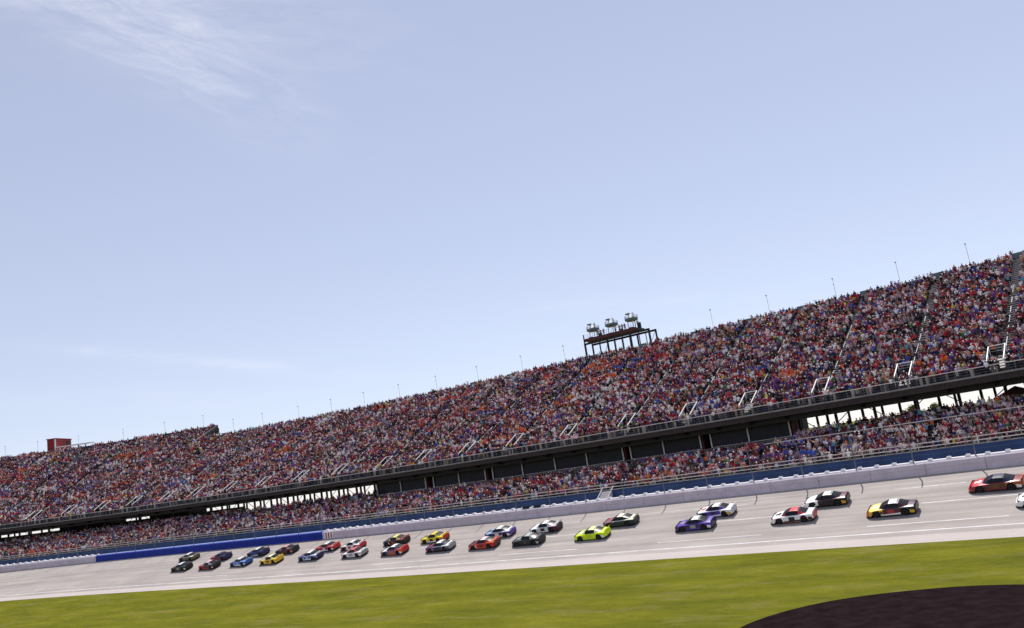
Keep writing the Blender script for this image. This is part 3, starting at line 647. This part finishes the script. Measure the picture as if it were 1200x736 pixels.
# ------------------------------------------------------------------ race cars
WF, WR, WRAD = 1.42, -1.38, .355
def grid_interp(x, xs, ys): return float(np.interp(x, xs, ys))
def car_meshes():
    xs = sorted(set([2.52, 2.48, 2.38, 2.2, 2.0, 1.05, 1.0, .75, .4, 0, -.4, -.85, -.95, -1.9, -2.1, -2.3, -2.42, -2.46]+[round(w+.40*math.cos(a), 3) for w in (WF, WR) for a in np.linspace(0, math.pi, 11)]), reverse=True)
    W = ([-2.46, -2.3, -1.4, -.6, .6, 1.42, 2.0, 2.3, 2.45, 2.52], [.76, .90, .985, .955, .955, .985, .965, .88, .74, .60])
    ZS = ([-2.46, -1.8, -1.38, -.6, .4, 1.0, 1.42, 2.0, 2.35, 2.52], [.84, .89, .90, .82, .80, .80, .78, .67, .54, .44])
    ZT = ([-2.46, -1.9, -1.5, -.6, .6, 1.0, 1.6, 2.1, 2.4, 2.52], [.90, .95, .96, .92, .90, .88, .80, .70, .57, .46])
    V = []; k = 15
    for x in xs:
        w, zs, zt = (grid_interp(x, *q) for q in (W, ZS, ZT)); zb = .13+.20*min(1, max(0, (-1.85-x)/.6))+.05*max(0, (x-2.2)/.32)
        for c in (WF, WR):
            if abs(x-c) < .401: zb = max(zb, .36+math.sqrt(max(0, .16-(x-c)**2)))
        zb = min(zb, zs-.10); zm = zb+(zs-zb)*.5
        half = [(w*.975, zb), (w, min(zb+.06, zm)), (w*1.0, zm), (w*.985, zs-.06), (w*.955, zs-.012), (w*.80, zs+.55*(zt-zs)), (w*.45, zs+.9*(zt-zs)), (0, zt)]
        ring = [(x, y, z) for y, z in half]+[(x, -y, z) for y, z in half[-2::-1]]
        V += ring
    Fc = []; MI = []; n = len(xs)
    for i in range(n-1):
        xm = (xs[i]+xs[i+1])/2
        for j in range(k-1):
            jj = min(j, k-2-j)
            Fc.append((i*k+j, (i+1)*k+j, (i+1)*k+j+1, i*k+j+1))
            if xm > 2.2: s = 0
            elif jj >= 4: s = 1 if xm > .8 else 5
            elif xm > .78: s = 2
            elif xm > -.9: s = 3
            elif xm > -2.43: s = 4
            else: s = 7
            if jj == 0 and xm <= 2.2: s = 6
            MI.append(s)
    Fc.append(tuple(range(k))[::-1]); MI.append(0); Fc.append(tuple((n-1)*k+j for j in range(k))); MI.append(7)
    body = make_mesh('body', V, Fc, [M['black']]*8, True); body.polygons.foreach_set('material_index', MI); body.set_sharp_from_angle(angle=rad(32))
    # greenhouse, split into roof, windshield, rear window and side windows
    gx = [1.08, .85, .6, .35, .12, -.2, -.55, -.85, -1.1, -1.4, -1.72]
    zr = [.885, 1.02, 1.13, 1.215, 1.265, 1.285, 1.28, 1.255, 1.18, 1.07, .955]
    wb = [.80, .815, .825, .83, .83, .83, .83, .83, .82, .80, .76]
    wt = [.70, .665, .625, .60, .585, .58, .58, .58, .595, .62, .66]
    zb = [grid_interp(x, *ZS)-.005 for x in gx]; parts = {q: ([], []) for q in ('roof', 'windshield', 'rear_window', 'side_window', 'side_window2', 'pillar0', 'pillar1', 'pillar2', 'pillar3')}
    G = []
    for x, z, b, w, q in zip(gx, zr, wb, wt, zb):
        q = min(q, z-.01)
        G.append([(x, b, q), (x, b*.55+w*.45+.02, q+.5*(z-.03-q)), (x, w, z-.03), (x, w*.6, z-.005), (x, 0, z), (x, -w*.6, z-.005), (x, -w, z-.03), (x, -(b*.55+w*.45+.02), q+.5*(z-.03-q)), (x, -b, q)])
    def put(nm, q):
        Vv, Ff = parts[nm]; a = len(Vv); Vv.extend(q); Ff.append((a, a+1, a+2, a+3))
    for i in range(len(gx)-1):
        xm = (gx[i]+gx[i+1])/2
        for j in range(8):
            q = [G[i][j], G[i+1][j], G[i+1][j+1], G[i][j+1]]
            if 2 <= j <= 5: nm = 'windshield' if xm > .2 else ('rear_window' if xm < -.86 else 'roof')
            else:
                nm = ('side_window' if j < 2 else 'side_window2') if -.9 < xm < .65 else 'pillar'
                if nm == 'pillar': nm = 'pillar'+str((0 if xm > 0 else 1)+(0 if j < 2 else 2))
            put(nm, q)
    res = {'body': body}
    for nm, (Vv, Ff) in parts.items():
        me = make_mesh(nm.rstrip('0123'), Vv, Ff, M['glass'] if 'window' in nm or nm == 'windshield' else M['black'])
        bm = bmesh.new(); bm.from_mesh(me); bmesh.ops.remove_doubles(bm, verts=bm.verts, dist=.001); bm.to_mesh(me); bm.free()
        me.polygons.foreach_set('use_smooth', [True]*len(me.polygons)); res[nm] = me
    # spoiler, splitter, underbody, wheels, decals
    sp_ = [(-2.30, y, .94) for y in (-.82, .82)]+[(-2.46, y, 1.12) for y in (.80, -.80)]
    res['spoiler'] = make_mesh('spoiler', sp_+[(x-.03, y, z) for x, y, z in sp_], BOXF, M['black'])
    res['splitter'] = make_mesh('splitter', [(2.62, -.62, .07), (2.40, -.92, .07), (1.9, -.95, .07), (1.9, .95, .07), (2.40, .92, .07), (2.62, .62, .07)]+[(2.60, -.62, .13), (2.38, -.92, .13), (1.9, -.95, .13), (1.9, .95, .13), (2.38, .92, .13), (2.60, .62, .13)], [(0, 1, 2, 3, 4, 5), (6, 11, 10, 9, 8, 7)]+[(a, (a+1) % 6, 6+(a+1) % 6, 6+a) for a in range(6)], M['black'])
    res['underbody'] = make_mesh('underbody', [(x, y, z) for z in (.10, .70) for x, y in ((2.3, -.80), (2.3, .80), (-2.35, .80), (-2.35, -.80))], BOXF[:1]+BOXF[2:], M['black'])
    V, Fc = loft([[(r*math.cos(a), y, r*math.sin(a)) for a in np.linspace(0, 2*math.pi, 20, endpoint=False)] for y, r in ((-.13, .30), (-.14, WRAD-.02), (-.10, WRAD), (.10, WRAD), (.14, WRAD-.02), (.13, .30))])
    res['tyre'] = make_mesh('tyre', V, Fc, M['tyre'], True); res['tyre'].set_sharp_from_angle(angle=rad(40))
    V, Fc = loft([[(r*math.cos(a), y, r*math.sin(a)) for a in np.linspace(0, 2*math.pi, 20, endpoint=False)] for y, r in ((-.10, .22), (-.145, .22), (-.147, .20), (-.11, .17), (-.11, .05), (-.13, .04))])
    res['rim'] = make_mesh('rim', V, Fc, M['rim'])
    res['grille'] = make_mesh('grille', [(2.535, -.42, .20), (2.535, .42, .20), (2.53, .40, .30), (2.53, -.40, .30), (2.50, -.42, .20), (2.50, .42, .20), (2.49, .40, .30), (2.49, -.40, .30)], BOXF, M['black'])
    res['headlight'] = make_mesh('headlight', [(2.47, .50, .47), (2.36, .80, .49), (2.25, .80, .56), (2.36, .50, .56), (2.44, .50, .45), (2.33, .80, .47), (2.22, .80, .54), (2.33, .50, .54)], BOXF, M['bracket'])
    res['door_panel'] = make_mesh('number_panel', [(x, y, z) for y in (.962, .945) for x, z in ((.30, .34), (-.38, .34), (-.38, .74), (.30, .74))], BOXF, M['bracket'])
    res['roof_panel'] = make_mesh('roof_panel', [(x, y, z) for z in (1.292, 1.27) for x, y in ((.08, -.38), (.08, .38), (-.62, .38), (-.62, -.38))], BOXF, M['bracket'])
    res['roof_flap'] = make_mesh('roof_flap', [(x, y, z) for z in (1.275, 1.25) for x, y in ((-.68, -.45), (-.68, .45), (-.80, .45), (-.80, -.45))], BOXF, M['black'])
    res['side_stripe'] = make_mesh('side_stripe', [(x, y, z) for y in (.974, .950) for x, z in ((.98, .20), (.98, .30), (-.95, .40), (-.95, .22))], [(0, 1, 2, 3), (7, 6, 5, 4), (0, 4, 5, 1), (1, 5, 6, 2), (2, 6, 7, 3), (3, 7, 4, 0)], M['bracket'])
    hd = [(1.15, .845), (1.45, .818), (1.75, .762), (1.95, .722)]
    res['hood_decal'] = make_mesh('hood_decal', [(x, y, z+.012-abs(y)*.03) for x, z in hd for y in (-.40, 0, .40)], [(i*3+j, i*3+j+1, i*3+j+4, i*3+j+3) for i in range(3) for j in range(2)], M['bracket'])
    res['fender_decal'] = make_mesh('fender_decal', [(x, y, z) for y in (.987, .95) for x, z in ((.99, .38), (.80, .36), (.80, .62), (.99, .64))], BOXF, M['bracket'])
    st = [(x, y, z) for y in (.985, .95) for x, z in ((-2.30, .30), (-1.86, .30), (-1.86, .62), (-2.30, .56))]
    res['quarter_decal'] = make_mesh('quarter_decal', st, BOXF, M['bracket'])
    return res
CARM = car_meshes()
WH, BK, CHA = (.82, .81, .80), (.012, .012, .013), (.045, .043, .046)
RD, MAR, ORG, YEL, GLD, FLU = (.52, .015, .02), (.10, .012, .028), (.62, .10, .015), (.80, .60, .02), (.72, .42, .02), (.62, .80, .01)
NAV, BLU, LBL, PUR, DPU, TEA, OLV, BRN, CRM, GRY, MAG = (.015, .022, .10), (.03, .09, .36), (.30, .45, .72), (.10, .045, .36), (.045, .02, .10), (.010, .032, .042), (.13, .11, .06), (.16, .06, .02), (.75, .72, .55), (.30, .29, .29), (.35, .03, .12)
# s, o, nose, hood, fender, door, quarter, deck, skirt, rear, roof, spoiler, door panel, label
CARS = [
 (-83.8, -3.8, MAR, BK, BK, OLV, OLV, CRM, BK, OLV, WH, BK, OLV, 'dark olive stock car with pale roof, leftmost car on the high lane'),
 (-79.9, -8.4, BK, BK, BK, BK, BK, CHA, BK, BK, WH, BK, GRY, 'all black stock car with white roof, leftmost car on the low lane'),
 (-72.2, -5.0, RD, RD, MAG, DPU, NAV, DPU, BK, NAV, DPU, BK, MAR, 'purple stock car with crimson hood on the high lane'),
 (-71.0, -8.6, ORG, RD, RD, MAR, BK, CHA, BK, BK, (.75, .45, .48), BK, BK, 'dark stock car with orange red nose and pinkish roof'),
 (-62.0, -8.3, NAV, BLU, BLU, (.05, .11, .42), BLU, LBL, NAV, BLU, WH, BLU, LBL, 'bright blue stock car with white roof directly behind the orange nosed car'),
 (-61.8, -4.5, NAV, NAV, NAV, NAV, DPU, NAV, BK, NAV, WH, BK, BLU, 'navy stock car with white roof beside the bright blue car'),
 (-53.3, -8.4, GLD, YEL, GLD, GLD, GLD, YEL, ORG, GLD, (.85, .78, .45), GLD, BRN, 'golden yellow stock car with dark door panel near the blue wall'),
 (-53.5, -4.6, MAR, BK, BK, MAR, MAR, BK, BK, BK, (.62, .30, .30), BK, BK, 'dark maroon stock car on the high lane above the golden car'),
 (-43.1, -8.2, NAV, BLU, NAV, BLU, (.20, .30, .55), WH, NAV, NAV, WH, NAV, LBL, 'blue stock car with white roof and pale tail at the blue wall end'),
 (-42.2, -5.1, RD, RD, RD, RD, RD, (.65, .20, .18), MAR, RD, (.72, .70, .74), RD, WH, 'red stock car with pale roof at the end of the blue wall'),
 (-35.5, -5.4, RD, WH, (.5, .08, .09), WH, (.55, .12, .12), WH, MAR, RD, WH, RD, RD, 'white stock car with red patches, higher of the red and white pair'),
 (-32.0, -8.5, RD, WH, (.62, .55, .57), (.66, .60, .63), (.60, .54, .56), WH, (.2, .02, .03), GRY, (.60, .10, .11), WH, GRY, 'pale white stock car with red roof, lower of the red and white pair'),
 (-25.7, -5.0, BK, BK, BK, BK, BK, (.25, .04, .02), BK, BK, (.80, .66, .16), RD, (.30, .05, .02), 'black stock car with yellow roof and dark red deck'),
 (-22.6, -8.8, ORG, WH, (.06, .10, .22), (.08, .14, .28), ORG, RD, RD, RD, WH, ORG, ORG, 'orange red stock car with blue door, white hood and white roof'),
 (-17.0, -5.4, YEL, YEL, YEL, YEL, GLD, YEL, BRN, RD, YEL, ORG, BK, 'yellow stock car with orange red tail on the high lane'),
 (-12.9, -8.9, MAG, DPU, MAG, DPU, GRY, WH, BK, GRY, WH, GRY, BK, 'dark purple stock car with magenta nose, white roof and pale tail'),
 (-3.8, -5.7, LBL, LBL, BLU, (.03, .05, .12), PUR, WH, (.6, .6, .64), PUR, WH, PUR, WH, 'light blue and white stock car with purple tail on the high lane'),
 (-4.2, -9.2, RD, MAR, ORG, RD, RD, ORG, MAR, MAR, (.80, .64, .64), ORG, MAR, 'red orange stock car with pale pink roof, beside the light blue car'),
 (4.3, -5.5, WH, WH, (.66, .66, .68), (.70, .70, .72), MAR, (.5, .45, .46), BK, BK, WH, BK, BK, 'white stock car with dark red tail on the high lane'),
 (3.8, -9.3, BK, CHA, BK, BK, BK, CHA, BK, BK, (.42, .45, .40), BK, CHA, 'black stock car with grey roof, lower neighbour of the white car'),
 (14.2, -9.2, FLU, FLU, FLU, FLU, FLU, FLU, (.3, .4, .01), FLU, (.85, .92, .35), FLU, (.5, .66, .01), 'fluorescent yellow green stock car'),
 (16.8, -5.8, GRY, (.22, .12, .13), BRN, TEA, TEA, CRM, BK, BK, CRM, BK, TEA, 'dark teal stock car with cream roof and grey nose'),
 (30.4, -5.6, WH, WH, PUR, PUR, WH, WH, (.4, .4, .44), (.5, .5, .55), WH, WH, DPU, 'white stock car with purple door and gold rear decal'),
 (29.0, -9.0, DPU, PUR, DPU, DPU, PUR, PUR, DPU, BK, WH, PUR, GRY, 'purple stock car with white roof and pale door panel'),
 (41.3, -9.2, WH, WH, WH, WH, WH, (.72, .80, .78), RD, RD, (.60, .03, .04), WH, BK, 'white stock car with red cabin and dark square door panel'),
 (44.1, -5.6, WH, WH, WH, BK, BK, MAR, BK, BK, WH, BK, BK, 'black stock car with white hood and white roof'),
 (52.1, -9.6, ORG, (.88, .72, .16), (.66, .40, .04), (.075, .014, .016), BK, (.07, .022, .05), BK, BK, (.80, .72, .78), BK, (.40, .03, .03), 'black stock car with yellow hood and red door panel'),
 (61.5, -5.7, RD, RD, (.26, .03, .03), (.10, .036, .016), (.36, .075, .018), (.20, .02, .025), BK, (.25, .05, .02), (.03, .025, .07), ORG, (.16, .05, .015), 'red nosed stock car with dark roof and orange spoiler'),
 (66.3, -10.1, WH, WH, WH, BK, BK, WH, BK, BK, WH, BK, WH, 'white nosed stock car entering the frame at the right edge'),
]
def build_cars():
    SLOT = ('nose', 'hood', 'fender', 'door', 'quarter', 'deck', 'skirt', 'rear')
    for c in CARS:
        s, o = c[:2]; nose, hood, fend, door, quar, deck, skirt, rear, roof, spo, panel, label = c[2:]
        t = float(theta(s)); T = Vector((math.cos(t), -math.sin(t), 0)); sl = .2915; Nn = Vector((math.sin(t), math.cos(t), sl)).normalized()
        X = -T; Yv = -Nn; Z = X.cross(Yv)
        X = (X*math.cos(rad(.6))+Yv*math.sin(rad(random.uniform(-1.5, 1.5)))).normalized(); Yv = Z.cross(X)
        P = pos(s, o, bank(o))+np.array(Z)*.005; k = 1.02
        mtx = Matrix(((X.x*1.0, Yv.x*k, Z.x*k, P[0]), (X.y*1.0, Yv.y*k, Z.y*k, P[1]), (X.z*1.0, Yv.z*k, Z.z*k, P[2]), (0, 0, 0, 1)))
        root = thing('race_car', None, label, 'race car', 'stock cars racing on the banked track', mtx)
        def part(nm, me, m=None, loc=None, rot=None, par=None):
            ob = bpy.data.objects.new(nm, CARM[me]); link(ob, par or root)
            if loc: ob.location = loc
            if rot: ob.rotation_euler = rot
            if m: ob.material_slots[0].link = 'OBJECT'; ob.material_slots[0].material = m
            return ob
        b = part('body', 'body')
        for i, col in enumerate((nose, hood, fend, door, quar, deck, skirt, rear)):
            b.material_slots[i].link = 'OBJECT'; b.material_slots[i].material = paint(col)
        r = part('roof', 'roof', paint(roof)); part('roof_flap', 'roof_flap', None, None, None, r)
        [part('pillar', 'pillar%d' % q, paint(door if min(roof) > .5 else roof)) for q in range(4)]; part('windshield', 'windshield'); part('rear_window', 'rear_window'); part('side_window', 'side_window'); part('side_window', 'side_window2')
        part('spoiler', 'spoiler', paint(spo)); part('splitter', 'splitter'); part('underbody', 'underbody'); part('grille', 'grille'); part('headlight', 'headlight')
        h2 = part('headlight', 'headlight'); h2.scale = (1, -1, 1)
        part('number_panel', 'door_panel', paint(panel))
        part('side_stripe', 'side_stripe', paint(random.choice([rear, hood, panel, deck, WH, BK]))); part('hood_decal', 'hood_decal', paint(random.choice([roof, panel, quar, BK, RD, WH])))
        part('quarter_decal', 'quarter_decal', paint(GLD if 'gold rear' in label or 'yellow hood' in label or 'white hood and white roof' in label and 'black' in label else random.choice([quar, WH, BK, roof, hood, panel])))
        part('fender_decal', 'fender_decal', paint(random.choice([fend, fend, WH, BK, panel, rear])))
        for x in (WF, WR):
            for sd in (1, -1):
                w = part('wheel', 'tyre', None, (x, sd*.80, WRAD), (0, random.uniform(0, 6), math.pi if sd > 0 else 0))
                part('rim', 'rim', None, None, None, w)
build_cars()

# ------------------------------------------------------------------ things on and behind the stand
LAMP_S = [66.5, 54.7, 44.5, 34.2, 22.2, 10.9, -24.0, -35.6, -48.4, -60.9, -72.6, -83.9, -94.6, -105.2, -116.7, -125.8, -139.5, -150.2, -160.9, -171.5, -183.6, -194.8]
def lamp_poles():
    first = None
    for k, s in enumerate(sorted(LAMP_S, reverse=True)):
        if s < SA: continue
        o_, h0 = (48.0, 33.4) if s > STEP_S else (55.2, 37.0)
        t = thing('light_pole', upos(s, o_, h0-3), None, 'light pole', 'slim light poles along the top of the upper stand')
        t['label'] = f'slim light pole on the stand top, {ordinal(6-k) if k < 6 else ordinal(k-5)} to the {"right" if k < 6 else "left"} of the camera platform'
        mesh('pole', *bar(upos(s, o_, h0-3), upos(s, o_, h0+3.9), .036), M['pale'], t); mesh('lamp_head', *usbox(s, o_-.12, h0+3.75, .22, .3, .18), M['pale'], t)
        if k % 3 == 0: mesh('lamp_head', *usbox(s, o_-.12, h0+2.7, .16, .2, .12), M['pale'], t)
lamp_poles()
def rnd_cols(shirt_, hat_): return (SH[shirt_], PANTS[2], SKIN[0], HATS[hat_])
def camera_platform():
    a, b = -18.7, -3.1; o0, o1 = 48.5, 51.8; D0 = 6.95
    t = thing('camera_platform', upos(-7.5, 50, 31), 'dark steel camera platform with three round baskets above the stand', 'platform')
    for s in (a, a+1.8, a+3.7, a+5.6, a+7.4, a+9.3, a+11.2, a+13.2, b):
        big = s in (a, b) or abs(s-a-5.6) < .1 or abs(s-a-11.2) < .1
        mesh('leg', *usbox(s, o0, 31.0, .34 if big else .16, .34 if big else .16, 5.7), M['steel_dark'], t)
        mesh('leg', *usbox(s, o1, 22, .30 if big else .14, .30 if big else .14, 14.7), M['steel_dark'], t)
    mesh('lower_beam', *usweep(rect(o0-.16, o0+.16, 36.3, 36.7), a-.1, b+.1, 2), M['steel_dark'], t)
    mesh('lower_beam', *usweep(rect(o1-.16, o1+.16, 36.3, 36.7), a-.1, b+.1, 2), M['steel_dark'], t)
    mesh('corner_post', *usbox(a-.05, o0, 36.7, .2, .2, 1.9), M['steel_dark'], t)
    mesh('deck', *usweep(rect(o0-.3, o1+.3, 37.05, 37.45), a, b-2.6, 2), M['steel_dark'], t)
    mesh('deck_edge_beam', *usweep(rect(o0-.38, o0-.3, 36.9, 37.6), a, b-2.6, 2), M['maroon'], t)
    for s in np.linspace(a+1, b-3.2, 7): mesh('deck_strut', *usbox(s, o0, 36.7, .14, .2, .36), M['steel_dark'], t)
    for k, s in enumerate((a+1.8, a+7.4, a+13.2)):
        if k % 2 == 0: mesh('brace', *bar(upos(s, o1, 32.5), upos(s+2.2, o1, 36.3), .05), M['steel'], t)
    for z in (37.95, 38.4): mesh('deck_rail', *usweep(rect(o0-.3, o0-.27, z, z+.035), a, b-2.6, 2), M['steel'], t)
    for s in np.linspace(a, b-2.6, 12): mesh('rail_post', *usbox(s, o0-.28, 37.45, .05, .05, .98), M['steel'], t)
    for s, w, h in ((-18.2, .8, .7), (-15.8, .6, 1.1), (-13.2, 1.0, .6), (-10.6, .7, .9), (-8.2, .9, .7), (-6.2, .6, 1.3)): mesh('equipment_case', *usbox(s, 50.9, 37.46, w, .7, h), M['steel_dark'], t)
    for k, (s, dz) in enumerate(((-17.0, 0.0), (-12.3, .05), (-7.4, .15))):
        zb = uh(39.3+dz); C = pos(s, uo(50.1), 0); R = 1.42
        cyl = lambda r0, z0, r1, z1, n=14: loft([[(C[0]+r*math.cos(q), C[1]+r*math.sin(q), C[2]+z) for q in np.linspace(0, 2*math.pi, n, endpoint=False)] for r, z in ((r0, z0), (r1, z1))])
        bk = mesh('camera_basket', *cyl(.95, zb-.22, R, zb), M['steel'], t)
        mB = MB()
        for q in np.linspace(0, 2*math.pi, 12, endpoint=False): mB.add(*bar(C+np.array([R*math.cos(q), R*math.sin(q), zb]), C+np.array([R*math.cos(q), R*math.sin(q), zb+1.0]), .03, 4))
        for z in (.35, .7, 1.0):
            q = np.linspace(0, 2*math.pi, 15)
            for u, v in zip(q, q[1:]): mB.add(*bar(C+np.array([R*math.cos(u), R*math.sin(u), zb+z]), C+np.array([R*math.cos(v), R*math.sin(v), zb+z]), .035, 4))
        mB.build('basket_rail', M['steel'], t)
        mesh('basket_panel', *loft([[(C[0]+r*math.cos(q), C[1]+r*math.sin(q), C[2]+z) for q in np.linspace(0, 2*math.pi, 14, endpoint=False)] for r, z in ((R-.02, zb), (R+.02, zb+.45))], False), M['teal'], t)
        for q in (.6, 2.7, 4.8): mesh('basket_leg', *bar(C+np.array([.9*math.cos(q), .9*math.sin(q), uh(37.45)]), C+np.array([.9*math.cos(q), .9*math.sin(q), zb-.1]), .09), M['steel'], t)
        T, N_ = frame(s)
        cw = ('left', 'middle', 'right')[k]
        cam_ = thing('broadcast_camera', C+np.array([0, 0, zb])-N_*.5-T*.3, f'black television camera on pedestal in the {cw} platform basket', 'camera', 'television cameras in the platform baskets')
        Pc = np.array(cam_.location)
        mesh('pedestal', *bar(Pc, Pc+np.array([0, 0, 1.25]), .09, 6), M['black'], cam_)
        A = Pc+np.array([0, 0, 1.5])+N_*.25+T*.1; B = Pc+np.array([0, 0, 1.4])-N_*.55-T*.35
        mesh('camera_body', *bar(A, (A+B)/2, .24, 4), M['black'], cam_); mesh('lens', *bar((A+B)/2, B, .17, 8), M['black'], cam_); mesh('viewfinder', *bar(A, A+N_*.25+np.array([0, 0, .12]), .13, 4), M['black'], cam_)
        person(C+np.array([0, 0, zb])+T*.35+N_*.35, -float(theta(s)), ('stand', 'up'), rnd_cols(('black', 'charcoal', 'navy')[k], 'black cap'), f'camera operator in {("black", "charcoal", "navy")[k]} shirt standing in the {cw} platform basket', 'camera operators on the platform')
    for s, sh, h in ((-14.7, 'navy', 'white cap'), (-10.0, 'black', 'black hair'), (-9.3, 'charcoal', 'black cap'), (-5.6, 'grey', 'black cap'), (-15.3, 'black', 'white cap'), (-13.9, 'maroon', 'brown hair'), (-11.0, 'white', 'black cap'), (-8.7, 'navy', 'grey cap')):
        person(upos(s, 49.0, 37.45), -float(theta(s)), ('stand', 'hip'), rnd_cols(sh, h), f'crew member in {sh} shirt and {h} standing on the camera platform deck', 'crew on the camera platform')
camera_platform()
def red_booth():
    t = thing('announcer_booth', pos(-179, 64, 34), 'red box booth with white corner on top of the far left stand', 'booth')
    a, b, o0, o1, z0, z1 = -180.4, -177.5, 55.2, 63.2, 33.0, 40.9
    mesh('front_wall', *usweep(rect(o0, o0+.2, z0, z1), a, b, 2), M['red'], t)
    mesh('back_wall', *usweep(rect(o1, o1+.2, z0, z1), a, b, 2), M['red'], t)
    mesh('side_wall', *usweep(rect(o0+.2, o1, z0, z1), b-.2, b, .2), M['red'], t); mesh('side_wall', *usweep(rect(o0+.2, o1, z0, z1), a, a+.2, .2), M['red'], t)
    mesh('roof', *usweep(rect(o0-.2, o1+.4, z1+.01, z1+.25), a-.2, b+.2, 2), M['red'], t)
    mesh('corner_post', *usbox(b-.1, o0-.12, 37.0, .4, .2, 3.8), M['white'], t)
    mesh('window', *usweep(rect(61.0, 62.6, 39.2, 40.3), b+.005, b+.06, .05), M['window'], t)
    mesh('sloping_canopy', [upos(s, o, h) for s, z in ((b+.3, 38.0), (b+8.5, 38.0)) for o, h in ((54.9, z), (54.9, z+.35), (57.5, z+.55), (57.5, z+.2))], BOXF_ALT, M['canvas'], t)
red_booth()
def tree(P, h, r, seed, label, col):
    rr = random.Random(seed); t = thing('tree', P, label, 'tree', 'trees behind the grandstand'); P = np.array(P, float)
    m = MB(); top = P+np.array([rr.uniform(-.4, .4), rr.uniform(-.4, .4), h*.7])
    V, Fc = limb(P-np.array([0, 0, .2]), top, r*.07, r*.03); m.add(V, Fc)
    for k in range(6):
        a = rr.uniform(0, 6.28); b = P+(top-P)*rr.uniform(.4, .9); e = b+np.array([math.cos(a)*r*.7, math.sin(a)*r*.7, rr.uniform(.8, 2.5)]); V, Fc = limb(b, e, r*.03, r*.012); m.add(V, Fc)
    m.build('trunk', M['bark'], t)
    V = []; Fc = []
    cl = []
    for k in range(26):
        a = rr.uniform(0, 6.28); el = rr.uniform(-.5, 1.5); q = rr.uniform(.35, 1)**.5
        cl.append(P+np.array([math.cos(a)*math.cos(el)*r*q, math.sin(a)*math.cos(el)*r*q, h*.62+math.sin(el)*h*.34*q]))
    for c in cl:
        for k in range(70):
            d = np.array([rr.gauss(0, 1) for _ in range(3)]); d *= r*.26*rr.uniform(.4, 1)/np.linalg.norm(d)+1e-6; p = c+d
            u = np.array([rr.gauss(0, 1) for _ in range(3)]); u *= .26/np.linalg.norm(u); v = np.cross(u, d/np.linalg.norm(d)); i = len(V)
            V += [p-u, p+v*.6, p+u, p-v*.6]; Fc.append((i, i+1, i+2, i+3))
    mesh('crown', V, Fc, col, t)
leafm = [mat('leaves', c, .8, .4, .5) for c in ((.20, .23, .04), (.13, .17, .035))]
tree(pos(36.5, 68, -.05), 12.9, 3.4, 1, 'darker green tree seen through the gap under the upper deck', leafm[1])
tree(pos(39.2, 66, -.05), 13.5, 3.3, 2, 'pale green tree seen below the deck beside a darker tree', leafm[0])
tree(pos(41.8, 69, -.05), 13.0, 3.0, 3, 'low yellow green tree furthest right under the upper deck', leafm[0])
def tent():
    t = thing('hospitality_tent', pos(60.4, 24, 0), 'maroon peaked tent behind the lower stand under the deck', 'tent')
    c = pos(60.4, 24, 13.1); q = [pos(60.4+a, 24+b, 11.9) for a, b in ((-2.2, -2.2), (2.2, -2.2), (2.2, 2.2), (-2.2, 2.2))]
    mesh('canopy', q+[c]+[v-np.array([0, 0, .35]) for v in q], [(0, 1, 4), (1, 2, 4), (2, 3, 4), (3, 0, 4), (0, 5, 6, 1), (1, 6, 7, 2), (2, 7, 8, 3), (3, 8, 5, 0)], M['maroon'], t)
    for v in q: mesh('tent_pole', *bar(v, v-np.array([0, 0, 11.95]), .06), M['steel'], t)
tent()
